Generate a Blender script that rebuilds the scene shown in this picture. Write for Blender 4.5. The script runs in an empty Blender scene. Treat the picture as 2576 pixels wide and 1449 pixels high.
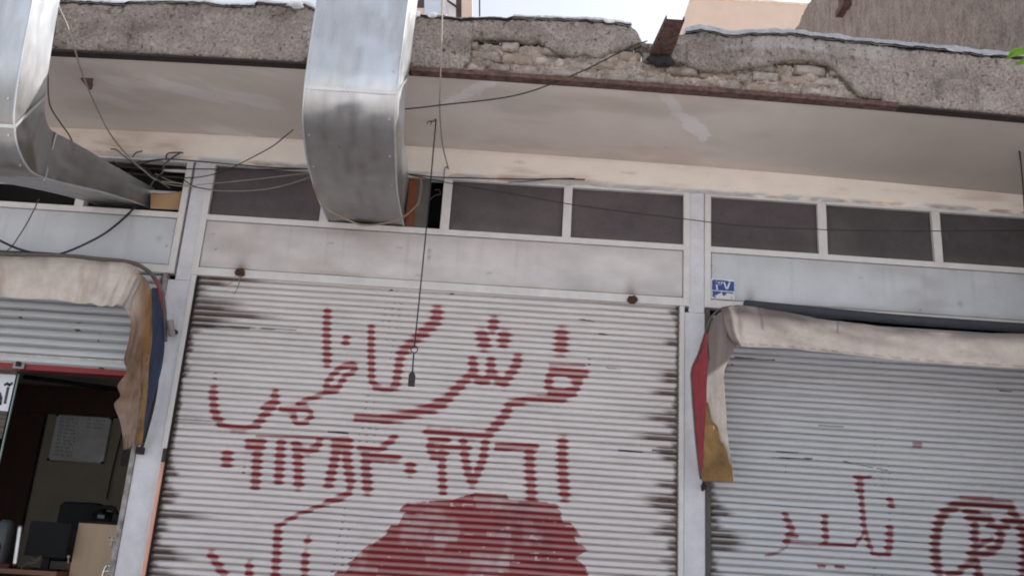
import bpy, bmesh, math, random
import numpy as np
from math import radians, sin, cos, pi

# ------------------------------------------------------------------ camera, sky, sun
scene = bpy.context.scene
COL = scene.collection
random.seed(4); RNG = np.random.default_rng(4)

PITCH, ROLL, FPX = radians(17.4), radians(3.65), 2300.0
CAM = np.array([0.0, -6.2, 1.55])
_f = np.array([0, cos(PITCH), sin(PITCH)]); _u0 = np.array([0, -sin(PITCH), cos(PITCH)]); _x = np.array([1.0, 0, 0])
_r = cos(ROLL)*_x + sin(ROLL)*_u0; _u = -sin(ROLL)*_x + cos(ROLL)*_u0
cd = bpy.data.cameras.new('camera'); cam = bpy.data.objects.new('camera', cd); COL.objects.link(cam)
cd.sensor_width = 36; cd.lens = 36*FPX/2576; cd.clip_start = .05; cd.clip_end = 3000
from mathutils import Matrix, Vector
cam.matrix_world = Matrix(((_r[0], _u[0], -_f[0], CAM[0]), (_r[1], _u[1], -_f[1], CAM[1]), (_r[2], _u[2], -_f[2], CAM[2]), (0, 0, 0, 1)))
scene.camera = cam

SUN = Vector((1.0, .53, 1.38)).normalized()           # towards the sun: behind the shops, to the right
world = bpy.data.worlds.new('World'); scene.world = world; world.use_nodes = True
nt = world.node_tree; bg = nt.nodes['Background']
sky = nt.nodes.new('ShaderNodeTexSky'); sky.sky_type = 'NISHITA'; sky.sun_disc = False
sky.sun_elevation = math.asin(SUN.z); sky.sun_rotation = math.atan2(SUN.x, SUN.y)
sky.air_density = 1.0; sky.dust_density = 5.0; sky.ozone_density = .6; sky.altitude = 1100
hs = nt.nodes.new('ShaderNodeHueSaturation'); hs.inputs['Saturation'].default_value = .36
nt.links.new(sky.outputs[0], hs.inputs['Color']); nt.links.new(hs.outputs[0], bg.inputs[0])
bg.inputs[1].default_value = .12
sl = bpy.data.lights.new('sun', 'SUN'); so = bpy.data.objects.new('sun', sl); COL.objects.link(so)
sl.energy = 4.7; sl.angle = radians(.5); sl.color = (1, .965, .92)
so.rotation_euler = SUN.to_track_quat('Z', 'Y').to_euler()
scene.view_settings.view_transform = 'Standard'; scene.view_settings.look = 'None'
scene.view_settings.exposure = 1.12; scene.view_settings.gamma = 1
scene.render.engine = 'CYCLES'
scene.cycles.max_bounces = 8; scene.cycles.diffuse_bounces = 5
scene.cycles.filter_width = 1.9

# ------------------------------------------------------------------ helpers
def P(x, y, Y):
    """traced photo point -> where its sight line meets the upright plane at depth Y"""
    d = _f + _r*(x-1288)/FPX + _u*(724.5-y)/FPX
    return CAM + d*((Y-CAM[1])/d[1])
def PX(x, y, X):
    d = _f + _r*(x-1288)/FPX + _u*(724.5-y)/FPX
    return CAM + d*((X-CAM[0])/d[0])
def PZ(x, y, Z):
    d = _f + _r*(x-1288)/FPX + _u*(724.5-y)/FPX
    return CAM + d*((Z-CAM[2])/d[2])
def crop(ox, oy, s):
    k = .858667
    return lambda x, y: ((ox+x/s)*k, (oy+y/s)*k)
D = lambda x, y: (x, y)
C1 = crop(0, 0, 2.4147); C2 = crop(0, 400, 2.4147); C3 = crop(0, 1000, 2.1093); C4 = crop(750, 0, 2.0693)
C5 = crop(1300, 0, 2.2294); C6 = crop(2050, 0, 2.0695); G1 = crop(500, 850, 1.7312); G2 = crop(1200, 850, 1.7312)
R1 = crop(1950, 750, 1.5467); G3 = crop(2400, 1300, 3.745); B5 = crop(200, 400, 3.22); B6 = crop(1100, 300, 3.22)

def hash2(i, j, seed):
    v = np.sin(i*127.1 + j*311.7 + seed*74.7)*43758.5453
    return v-np.floor(v)
def vnoise(x, y, seed=0):
    i = np.floor(x); j = np.floor(y); fx = x-i; fy = y-j
    fx = fx*fx*(3-2*fx); fy = fy*fy*(3-2*fy)
    a = hash2(i, j, seed); b = hash2(i+1, j, seed); c = hash2(i, j+1, seed); d = hash2(i+1, j+1, seed)
    return (a*(1-fx)+b*fx)*(1-fy)+(c*(1-fx)+d*fx)*fy
def fbm(x, y, seed=0, o=4):
    s = 0; a = .5; t = 0
    for k in range(o):
        s = s+a*vnoise(x*2**k, y*2**k, seed+k*13); t += a; a *= .5
    return s/t
def smooth01(a, b, v):
    t = np.clip((v-a)/(b-a), 0, 1); return t*t*(3-2*t)

def srgb(r, g, b):
    f = lambda c: (c/255)/12.92 if c/255 <= .04045 else (((c/255)+.055)/1.055)**2.4
    return (f(r), f(g), f(b), 1)
MATS = {}
def mat(name, col, rough=.7, metal=0, noise=6, amp=.25, bump=.0, bscale=60, stretch=(1, 1, 1), marks=None, spec=.5, col2=None, fine=0, fscale=140, transl=0, rnoise=0):
    """procedural surface: base colour broken up by noise, bump, and marks (stains / paint / wear / painted shade and reflections, with shapes of their own)"""
    if name in MATS: return MATS[name]
    m = bpy.data.materials.new(name); m.use_nodes = True; MATS[name] = m
    t = m.node_tree; N = t.nodes; L = t.links; b = N['Principled BSDF']
    tc = N.new('ShaderNodeTexCoord'); mp = N.new('ShaderNodeMapping'); mp.inputs['Scale'].default_value = stretch
    L.new(tc.outputs['Object'], mp.inputs['Vector'])
    n = N.new('ShaderNodeTexNoise'); n.inputs['Scale'].default_value = noise; n.inputs['Detail'].default_value = 8; n.inputs['Roughness'].default_value = .62
    L.new(mp.outputs[0], n.inputs['Vector'])
    rp = N.new('ShaderNodeMapRange'); rp.inputs['From Min'].default_value = .3; rp.inputs['From Max'].default_value = .7
    L.new(n.outputs['Fac'], rp.inputs['Value'])
    mx = N.new('ShaderNodeMix'); mx.data_type = 'RGBA'
    c2 = col2 if col2 else tuple(c*(1-amp) for c in col[:3])+(1,)
    mx.inputs['A'].default_value = c2; mx.inputs['B'].default_value = tuple(min(1, c*(1+amp*.35)) for c in col[:3])+(1,)
    L.new(rp.outputs[0], mx.inputs['Factor'])
    out = mx.outputs['Result']
    if fine:
        n3 = N.new('ShaderNodeTexNoise'); n3.inputs['Scale'].default_value = fscale; n3.inputs['Detail'].default_value = 4
        L.new(tc.outputs['Object'], n3.inputs['Vector'])
        r3 = N.new('ShaderNodeMapRange'); r3.inputs['From Min'].default_value = .32; r3.inputs['From Max'].default_value = .68
        r3.inputs['To Min'].default_value = 1-fine; r3.inputs['To Max'].default_value = 1+fine*.6
        L.new(n3.outputs['Fac'], r3.inputs['Value'])
        mm = N.new('ShaderNodeVectorMath'); mm.operation = 'SCALE'; L.new(out, mm.inputs[0]); L.new(r3.outputs[0], mm.inputs['Scale']); out = mm.outputs[0]
    if marks:
        at = N.new('ShaderNodeAttribute'); at.attribute_name = 'marks'
        sp = N.new('ShaderNodeSeparateColor'); L.new(at.outputs['Color'], sp.inputs[0])
        for ch, c in enumerate(marks):
            if c is None: continue
            k = N.new('ShaderNodeMix'); k.data_type = 'RGBA'; L.new(sp.outputs[ch], k.inputs['Factor']); L.new(out, k.inputs['A'])
            k.inputs['B'].default_value = c; out = k.outputs['Result']
    L.new(out, b.inputs['Base Color'])
    b.inputs['Roughness'].default_value = rough; b.inputs['Metallic'].default_value = metal; b.inputs['Specular IOR Level'].default_value = spec
    if rnoise:
        rr = N.new('ShaderNodeMapRange'); rr.inputs['To Min'].default_value = rough-rnoise; rr.inputs['To Max'].default_value = rough+rnoise
        L.new(n.outputs['Fac'], rr.inputs['Value']); L.new(rr.outputs[0], b.inputs['Roughness'])
    if bump:
        n2 = N.new('ShaderNodeTexNoise'); n2.inputs['Scale'].default_value = bscale; n2.inputs['Detail'].default_value = 6
        L.new(mp.outputs[0], n2.inputs['Vector'])
        bp = N.new('ShaderNodeBump'); bp.inputs['Strength'].default_value = bump; bp.inputs['Distance'].default_value = .02
        L.new(n2.outputs['Fac'], bp.inputs['Height']); L.new(bp.outputs[0], b.inputs['Normal'])
    if transl:
        tl = N.new('ShaderNodeBsdfTranslucent'); L.new(out, tl.inputs['Color'])
        ms = N.new('ShaderNodeMixShader'); ms.inputs[0].default_value = transl
        L.new(b.outputs[0], ms.inputs[1]); L.new(tl.outputs[0], ms.inputs[2]); L.new(ms.outputs[0], N['Material Output'].inputs['Surface'])
    return m

def link(o, parent=None):
    COL.objects.link(o)
    if parent is not None: o.parent = parent
    return o
def mesh_obj(name, v, f, m, parent=None, smooth=False, bevel=0, solid=0, marks=None, sub=0):
    me = bpy.data.meshes.new(name)
    v = np.asarray(v, float)
    me.from_pydata([tuple(p) for p in v], [], f if isinstance(f, list) else f.tolist()); me.update()
    o = bpy.data.objects.new(name, me); me.materials.append(m)
    if smooth: me.polygons.foreach_set('use_smooth', np.ones(len(me.polygons), bool))
    if marks is not None:
        a = me.attributes.new('marks', 'FLOAT_COLOR', 'POINT')
        c = np.zeros((len(v), 4), np.float32); c[:, 3] = 1; c[:, :marks.shape[1]] = np.clip(marks, 0, 1); a.data.foreach_set('color', c.ravel())
    if solid:
        s = o.modifiers.new('thick', 'SOLIDIFY'); s.thickness = abs(solid); s.offset = 1 if solid > 0 else -1
    if bevel:
        b = o.modifiers.new('bevel', 'BEVEL'); b.width = bevel; b.segments = 2; b.limit_method = 'ANGLE'
    return link(o, parent)
class MB:
    def __init__(s): s.v = []; s.f = []
    def add(s, v, f):
        n = len(s.v); s.v += [tuple(p) for p in v]; s.f += [tuple(i+n for i in q) for q in f]; return s
    def box(s, x0, x1, y0, y1, z0, z1):
        return s.add([(x0, y0, z0), (x1, y0, z0), (x1, y1, z0), (x0, y1, z0), (x0, y0, z1), (x1, y0, z1), (x1, y1, z1), (x0, y1, z1)],
                     [(0, 3, 2, 1), (4, 5, 6, 7), (0, 1, 5, 4), (1, 2, 6, 5), (2, 3, 7, 6), (3, 0, 4, 7)])
    def hexa(s, p):   # eight corners, bottom ring then top ring
        return s.add(p, [(0, 3, 2, 1), (4, 5, 6, 7), (0, 1, 5, 4), (1, 2, 6, 5), (2, 3, 7, 6), (3, 0, 4, 7)])
    def prism(s, poly, d):   # polygon of 3-D points, extruded by vector d
        n = len(poly); d = np.array(d); p = [np.array(q, float) for q in poly]
        return s.add(p+[q+d for q in p], [tuple(range(n)), tuple(range(2*n-1, n-1, -1))]+[(i, (i+n), (i+1) % n+n, (i+1) % n) for i in range(n)])
    def tube(s, pts, r, seg=7, res=6, r2=None):
        p = spline(pts, res); n = len(p); t = np.gradient(p, axis=0); t /= np.linalg.norm(t, axis=1)[:, None]+1e-9
        ref = np.array([.31, .9, .21]); vs = []
        for i in range(n):
            a = np.cross(t[i], ref); a /= np.linalg.norm(a)+1e-9; b = np.cross(t[i], a)
            rr = r if r2 is None else r+(r2-r)*i/(n-1)
            for k in range(seg): vs.append(p[i]+rr*(cos(2*pi*k/seg)*a+sin(2*pi*k/seg)*b))
        fs = [(i*seg+k, i*seg+(k+1) % seg, (i+1)*seg+(k+1) % seg, (i+1)*seg+k) for i in range(n-1) for k in range(seg)]
        return s.add(vs, fs+[tuple(range(seg-1, -1, -1)), tuple(range((n-1)*seg, n*seg))])
    def build(s, name, m, parent=None, **k): return mesh_obj(name, s.v, s.f, m, parent, **k)
def spline(pts, res=6):
    p = [np.array(q, float) for q in pts]
    if len(p) < 3: return np.array([p[0]+(p[-1]-p[0])*k/res for k in range(res+1)])
    e = [2*p[0]-p[1]]+p+[2*p[-1]-p[-2]]; o = []
    for i in range(1, len(e)-2):
        for k in range(res):
            t = k/res; a, b, c, d = e[i-1:i+3]
            o.append(.5*(2*b+(c-a)*t+(2*a-5*b+4*c-d)*t*t+(3*b-a-3*c+d)*t**3))
    o.append(p[-1]); return np.array(o)
def empty(name, loc, label, cat, group=None):
    o = bpy.data.objects.new(name, None); COL.objects.link(o); o.location = loc; tag(o, label, cat, group)
    return o
def tag(o, label, cat, group=None):
    o['label'] = label; o['category'] = cat
    if group: o['group'] = group
    return o
class Thing:
    """an Empty at the base; parts are built in world space and shifted under it"""
    def __init__(s, name, loc, label, cat, group=None):
        s.o = empty(name, loc, label, cat, group); s.loc = np.array(loc, float)
    def part(s, o, parent=None):
        base = s.loc
        o.data.transform(Matrix.Translation(Vector(-base))); o.parent = parent or s.o
        return o
def grid(nu, nv, fn):
    """fn(u, v) on arrays -> (n,3); returns verts, faces"""
    u, v = np.meshgrid(np.linspace(0, 1, nu), np.linspace(0, 1, nv))
    p = fn(u.ravel(), v.ravel()); i = np.arange(nu*nv).reshape(nv, nu)
    f = np.stack([i[:-1, :-1], i[:-1, 1:], i[1:, 1:], i[1:, :-1]], -1).reshape(-1, 4)
    return p, f
def inpoly(x, z, poly):
    c = np.zeros(x.shape, bool); n = len(poly)
    for i in range(n):
        x1, z1 = poly[i]; x2, z2 = poly[i-1]
        c ^= ((z1 > z) != (z2 > z)) & (x < (x2-x1)*(z-z1)/(z2-z1+1e-12)+x1)
    return c
def segdist(x, z, pts):
    """distance to a polyline, only where it is near"""
    d = np.full(x.shape, 9.0)
    for a, b in zip(pts[:-1], pts[1:]):
        m = (x > min(a[0], b[0])-.1) & (x < max(a[0], b[0])+.1) & (z > min(a[1], b[1])-.1) & (z < max(a[1], b[1])+.1)
        if not m.any(): continue
        xx = x[m]; zz = z[m]; ex, ez = b[0]-a[0], b[1]-a[1]
        t = np.clip(((xx-a[0])*ex+(zz-a[1])*ez)/(ex*ex+ez*ez+1e-12), 0, 1)
        d[m] = np.minimum(d[m], np.hypot(xx-a[0]-t*ex, zz-a[1]-t*ez))
    return d

# ------------------------------------------------------------------ materials
WHITE = srgb(205, 202, 203)
M_frame = mat('white_frame_paint', srgb(214, 210, 208), .5, noise=9, amp=.13, bump=.05, bscale=25, fine=.05)
M_panel = mat('white_panel_paint', srgb(212, 206, 205), .45, noise=3.2, amp=.2, stretch=(.7, 1, 1.3), marks=(srgb(128, 112, 92), srgb(150, 145, 145), srgb(92, 68, 50)), fine=.03)
M_panel_blue = mat('bluish_white_panel_paint', srgb(196, 199, 204), .45, noise=3.2, amp=.12, marks=(srgb(128, 112, 92), srgb(150, 145, 145), srgb(92, 68, 50)), fine=.03)
M_post = mat('pale_blue_grey_post_paint', srgb(210, 209, 214), .5, noise=7, amp=.16, fine=.08, bump=.04, bscale=18)
M_gap = mat('dark_joint', srgb(40, 36, 36), .9)
M_glass = mat('dark_patterned_glass', srgb(78, 72, 74), .42, noise=12, amp=.22, bump=.35, bscale=260, spec=.45, fine=.2, marks=(srgb(122, 114, 108), srgb(58, 52, 54), srgb(50, 44, 47)))
M_glass2 = mat('purplish_patterned_glass', srgb(86, 76, 80), .42, noise=12, amp=.22, bump=.35, bscale=260, spec=.45, fine=.2, marks=(srgb(122, 114, 108), srgb(58, 52, 54), srgb(50, 44, 47)))
M_slat = mat('white_slat_paint', srgb(216, 210, 209), .42, noise=4, amp=.13, stretch=(.6, 1, 2.2), marks=(srgb(134, 14, 26), srgb(98, 84, 78), srgb(34, 28, 30)), spec=.5)
M_slat2 = mat('bluish_slat_paint', srgb(198, 199, 202), .42, noise=4, amp=.1, stretch=(.6, 1, 2.2), marks=(srgb(120, 12, 22), srgb(92, 82, 78), srgb(30, 12, 14)), spec=.5)
M_slat3 = mat('grey_slat_paint', srgb(196, 200, 204), .45, noise=4, amp=.12, stretch=(.6, 1, 2.2), marks=(srgb(120, 24, 34), srgb(70, 62, 56), srgb(30, 26, 28)))
M_render = mat('grey_pebble_render', srgb(164, 154, 147), .95, noise=7, amp=.26, bump=.9, bscale=70, marks=(srgb(26, 25, 28), srgb(178, 172, 168), srgb(92, 80, 72)), fine=.30, fscale=60)
M_brick = mat('old_pale_brick', srgb(168, 158, 150), .95, noise=14, amp=.4, bump=.9, bscale=45, marks=(srgb(112, 94, 80), srgb(214, 200, 190), srgb(150, 130, 112)), fine=.16)
M_mortar = mat('crumbling_mortar', srgb(190, 176, 166), .95, noise=11, amp=.55, bump=1.0, bscale=50, fine=.2)
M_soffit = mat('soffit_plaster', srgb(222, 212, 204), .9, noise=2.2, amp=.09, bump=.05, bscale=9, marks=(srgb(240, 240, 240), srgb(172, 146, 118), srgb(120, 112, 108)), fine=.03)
M_lintel = mat('cream_plaster', srgb(238, 229, 220), .9, noise=4, amp=.07, bump=.12, bscale=20, marks=(srgb(162, 132, 112), srgb(176, 178, 182), srgb(176, 116, 72)), fine=.04)
M_rust = mat('rusty_steel', srgb(108, 82, 74), .85, noise=22, amp=.45, bump=.4, bscale=60, col2=srgb(58, 38, 34), fine=.2)
M_steelgap = mat('black_steel_edge', srgb(48, 36, 34), .85, noise=20, amp=.4)
M_felt = mat('black_roof_felt', srgb(40, 38, 40), .8, noise=30, amp=.5, bump=.5, bscale=50)
M_foil = mat('torn_white_foil', srgb(232, 232, 236), .55, noise=25, amp=.25, bump=.5, bscale=40, transl=.6)
M_galv = mat('galvanised_sheet', (.60, .61, .63, 1), .33, metal=.66, noise=4, amp=.14, stretch=(5, 3, 1.2), bump=.04, bscale=5, fine=.06, rnoise=.14, marks=(srgb(96, 88, 80), srgb(60, 56, 52), srgb(225, 230, 238)))
M_cloth = mat('dirty_white_awning_cloth', srgb(206, 194, 184), .85, noise=5, amp=.28, marks=(srgb(112, 102, 100), srgb(120, 92, 62), srgb(96, 82, 78)), bump=.5, bscale=30)
M_brown = mat('brown_stained_cloth', srgb(128, 104, 86), .9, noise=9, amp=.4, stretch=(1.5, 1.5, .6), col2=srgb(84, 64, 50), bump=.2, bscale=30, marks=(srgb(182, 164, 150), srgb(74, 56, 46), srgb(138, 94, 38)))
M_gold = mat('mustard_cloth', srgb(146, 114, 72), .9, noise=8, amp=.5, bump=.15, bscale=40)
M_blue = mat('blue_awning_cloth', srgb(46, 60, 94), .8, noise=8, amp=.6, bump=.1, bscale=40)
M_red = mat('faded_red_awning_cloth', srgb(160, 62, 70), .8, noise=14, amp=.3, bump=.1, bscale=40)
M_navy = mat('dark_blue_grey', srgb(62, 64, 72), .8, noise=10, amp=.3)
M_hem = mat('grey_brown_hem', srgb(112, 102, 98), .85, noise=12, amp=.3)
M_cable = mat('dark_cable_sheath', srgb(44, 40, 40), .6)
M_cable_pale = mat('pale_cable_sheath', srgb(150, 140, 128), .6, noise=10, amp=.2)
M_cable_brown = mat('brown_cable_sheath', srgb(84, 74, 68), .6)
M_twine = mat('tan_twine', srgb(150, 132, 112), .8)
M_card = mat('cardboard', srgb(168, 134, 102), .85, noise=5, amp=.12)
M_wood = mat('orange_timber', srgb(124, 70, 44), .8, noise=12, amp=.35, stretch=(5, 5, .6))
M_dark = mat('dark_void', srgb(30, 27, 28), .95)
M_pink = mat('salmon_pipe_paint', srgb(226, 164, 142), .5, noise=8, amp=.1)
M_nest = mat('brown_dried_mud', srgb(92, 66, 54), .95, noise=40, amp=.5, bump=1, bscale=80)

# ------------------------------------------------------------------ the ground
g = MB().box(-60, 60, -2.6, .08, -.2, .30).build('pavement', mat('concrete_paving', srgb(204, 199, 196), .9, noise=3, amp=.12)); g['kind'] = 'structure'
g = MB().box(-400, 400, -400, -2.6, -.35, .16).build('road', mat('sunlit_asphalt', srgb(164, 161, 160), .9, noise=5, amp=.15)); g['kind'] = 'structure'
g = MB().box(-400, 400, 8, 400, -.3, .1).build('ground', mat('dry_ground', srgb(176, 168, 160), .9, noise=2, amp=.2)); g['kind'] = 'structure'

# ------------------------------------------------------------------ the shop building: walls, posts, canopy
bld = Thing('shop_building', (0, 0, .3), 'single-storey shop terrace with grey rendered canopy, broken to the bricks in places', 'building')
def zs(x): return 4.545-.0042*(x+.6)**2          # the canopy sags a little to both ends
CY = -1.09
CAN = bld.part(MB().box(-5.6, .72, CY+.10, 5, 4.60, 4.83).box(.72, .99, CY+.10, 5, 4.60, 4.72).box(.99, 3.9, CY+.10, 5, 4.60, 4.83).build('canopy', M_mortar))
lv, lf = grid(340, 30, lambda u, v: np.stack([-5.6+9.54*u, 0*u, 4.314+v*(zs(-5.6+9.54*u)+.004-4.314)], 1))
lv[:, 2] += .030*(fbm(lv[:, 0]*9, 0*lv[:, 0], 3)-.5)*(1-np.repeat(np.linspace(0, 1, 30), 340))**2
lv[:, 1] = -.004+.01*(fbm(lv[:, 0]*3, lv[:, 2]*4, 8)-.5)
x, z = lv[:, 0], lv[:, 2]
low = 1-smooth01(4.325, 4.36, z)
mk = np.stack([.55*smooth01(.55, .8, fbm(x*2.3, z*12, 21))*(.4+.6*smooth01(4.5, 4.35, z)) + .55*smooth01(-2.25, -2.7, x)*fbm(x*6, z*9, 2)
               + .25*smooth01(4.505, 4.53, z)*fbm(x*4, z*3, 31),
               .95*low*smooth01(.36, .52, fbm(x*9, z*22, 5)), .45*low*smooth01(.55, .68, fbm(x*16, z*40, 9))+.35*smooth01(.72, .82, fbm(x*5, z*16, 44))*smooth01(-1, .3, x)*smooth01(1.4, .6, x)], 1)
bld.part(mesh_obj('lintel_wall', lv, lf, M_lintel, solid=-.05, marks=mk, smooth=True))
# soffit of the canopy
sv, sf = grid(960, 130, lambda u, v: np.stack([-5.6+9.54*u, .01+(CY+.02)*v, zs(-5.6+9.54*u)+.010*(fbm(u*18, v*2.2, 6)-.5)*np.minimum(1, v*8)], 1))
x, y = sv[:, 0], sv[:, 1]
pt = [P(*D(a, b), 0) for a, b in ()]
def soff(a, b): q = PZ(a, b, 4.53); return (q[0], q[1])
patch = [soff(1655, 245), soff(1690, 242), soff(1715, 280), soff(1755, 305), soff(1790, 345), soff(1770, 358), soff(1735, 335), soff(1700, 300)]
patch2 = [soff(1115, 262), soff(1160, 235), soff(1225, 205), soff(1255, 208), soff(1210, 240), soff(1195, 252), soff(1150, 262)]
jx = x+.09*(fbm(x*12, y*12, 1, 6)-.5); jy = y+.10*(fbm(x*14, y*14, 2, 6)-.5)
wp = (inpoly(jx, jy, patch) | inpoly(jx, jy, patch2)).astype(float)*.6*(.55+.7*fbm(x*7, y*7, 17))
wisps = .35*smooth01(.56, .74, fbm((x+y*.55)*1.9, (y-x*.5)*6, 14))*smooth01(-3.4, -2.6, x)*smooth01(-1.3, -2, x)
st = .5*smooth01(.52, .78, fbm(x*1.7, y*5, 33))*smooth01(-.9, -.2, x)*smooth01(2.2, 1.2, x) + .4*smooth01(-.06, 0, y)*fbm(x*5, y*4, 4)
crk = .45*(vnoise(x*30, y*30, 126) > .988)
gr = .28*smooth01(.5, .8, fbm(x*1.1, y*2.4, 71))*smooth01(2.6, 1.0, x)+.62*smooth01(1.2, 3.0, x)+.3*smooth01(-.6, -1.7, x)*(1-wisps)  # patchy grey, with lens vignetting painted into the right end
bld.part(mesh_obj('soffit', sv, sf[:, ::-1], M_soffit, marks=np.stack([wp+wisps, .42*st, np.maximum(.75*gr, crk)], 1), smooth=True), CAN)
# fascia: rendered front, broken away where the bricks show
def fc(c, *pts): return [tuple(P(*c(a, b), CY)[[0, 2]]) for a, b in pts]
top = [(-5.6, 4.86), (-3.1, 4.875)] + fc(C1, (420, 8), (640, 16), (880, 34), (905, 18), (1200, 14), (1450, 18), (1570, 40), (1811, 45)) + fc(C4, (0, 18), (200, 32), (300, 30), (360, 60), (960, 88), (1010, 96), (1100, 100), (1250, 112), (1390, 108), (1552, 112)) \
    + fc(C5, (330, 112), (600, 122), (930, 127), (1090, 145), (1230, 162), (1268, 200), (1300, 262), (1332, 300), (1352, 312), (1372, 310), (1510, 300), (1522, 222), (1600, 212), (1680, 197), (1895, 238)) \
    + fc(C6, (300, 206), (560, 208), (830, 243), (1250, 283), (1540, 305), (1700, 333), (1966, 347)) + [(4.8, 4.93)]
low1 = fc(C5, (128, 440), (132, 425), (172, 398), (182, 290), (190, 258), (300, 255), (450, 260), (560, 290), (620, 272), (680, 312), (740, 350), (830, 362), (930, 350), (990, 372), (1060, 360), (1092, 338), (1200, 312), (1290, 292), (1325, 305), (1350, 330))
low2 = fc(C5, (1478, 392), (1560, 410), (1640, 442), (1720, 466), (1800, 476), (1860, 470)) + fc(C6, (100, 437), (180, 440), (280, 405), (430, 396), (450, 380), (560, 363), (690, 368), (770, 393), (830, 433), (880, 480), (930, 530), (970, 578), (1040, 592), (1110, 597))
topx = np.array([p[0] for p in top]); topz = np.array([p[1] for p in top])
def topline(x): return np.interp(x, topx, topz)+.010*(fbm(x*22, 0*x, 7)-.5)+.006*(fbm(x*70, 0*x, 17)-.5)
bx = np.array([low1[0][0]-.001]+[p[0] for p in low1]+[low1[-1][0]+.002, low2[0][0]-.002]+[p[0] for p in low2]+[low2[-1][0]+.001])
bz = np.array([0]+[p[1] for p in low1]+[4.74, 4.72]+[p[1] for p in low2]+[0])
def botline(x):
    base = zs(x)+.020
    b = np.interp(x, bx, bz, left=0, right=0); return np.where(b > base, b+.012*(fbm(x*30, 0*x, 27)-.5), base)
NX, NZ = 1900, 84
xs_ = np.linspace(-5.6, 3.94, NX); vv = np.linspace(0, 1, NZ)
B = botline(xs_); T = topline(xs_)
fx = np.tile(xs_, NZ); fv = np.repeat(vv, NX); fz = np.tile(B, NZ)+fv*np.tile(T-B, NZ)
edge = np.minimum(fv*np.tile(T-B, NZ), (1-fv)*np.tile(T-B, NZ))
bro = np.tile(B-zs(xs_)-.02 > .01, NZ)
fy = CY-.012*(fbm(fx*2.2, fz*3, 3)-.5)-.014*(fbm(fx*26, fz*26, 5, 3)-.5)-.012*(vnoise(fx*75, fz*75, 6)-.5)+.022*np.exp(-edge/.012)
idx = np.arange(NX*NZ).reshape(NZ, NX)
ff = np.stack([idx[:-1, :-1], idx[:-1, 1:], idx[1:, 1:], idx[1:, :-1]], -1).reshape(-1, 4)
dt = (1-fv)*np.tile(T-B, NZ)
drip = np.zeros_like(fx)
for k in range(70):
    cx = random.choice([random.uniform(1.15, 2.35), random.uniform(1.3, 2.2), random.uniform(-3, 3.2)]); ln = random.uniform(.06, .19)*(1 if 1.1 < cx < 2.4 else .45); w = random.uniform(.004, .010)
    drip = np.maximum(drip, np.exp(-((fx-cx-.004*np.sin(dt*60))/w)**2)*smooth01(ln, ln*.6, dt)*random.uniform(.6, 1.0))
felt = smooth01(.018, .006, dt-.035*(fbm(fx*12, 0*fx, 90)-.42))*.95
vst = .0
for cx, w, z0, z1 in ((2.62, .05, 4.6, 4.72), (2.86, .02, 4.58, 4.66), (-2.52, .006, 4.58, 4.76), (2.34, .006, 4.58, 4.7), (-.95, .01, 4.7, 4.8), (1.02, .006, 4.72, 4.86)):
    vst = vst+.4*np.exp(-((fx-cx)/w)**2)*smooth01(z0-.03, z0, fz)*smooth01(z1+.03, z1, fz)
pale = .75*smooth01(.12, .09, dt-.07*(fbm(fx*6, 0*fx, 55)-.5))*smooth01(1.1, 1.4, fx)*smooth01(2.5, 2.2, fx)+.5*smooth01(.03, .015, dt-.03*fbm(fx*17, 0*fx, 57))*(fbm(fx*8, 0*fx, 58) > .55)+.55*smooth01(.88, .96, vnoise(fx*52, fz*52, 99))
dirt_dark = .55*smooth01(.45, .8, fbm(fx*1.6, fz*3, 66))*smooth01(-1, .2, -fx)+.7*np.exp(-edge/.014)*bro+.75*smooth01(.82, .93, vnoise(fx*48, fz*48, 98))+.6*smooth01(.85, .95, vnoise(fx*85, fz*85, 97))+.35*smooth01(.5, .75, fbm(fx*5, fz*7, 95))  # patchy dirt, darker broken edges, dark specks painted for shaded pits
bld.part(mesh_obj('render_fascia', np.stack([fx, fy, fz], 1), ff, M_render, solid=-.055, marks=np.stack([np.maximum(drip*.9, felt)+vst, pale, dirt_dark], 1)), CAN)
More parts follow.
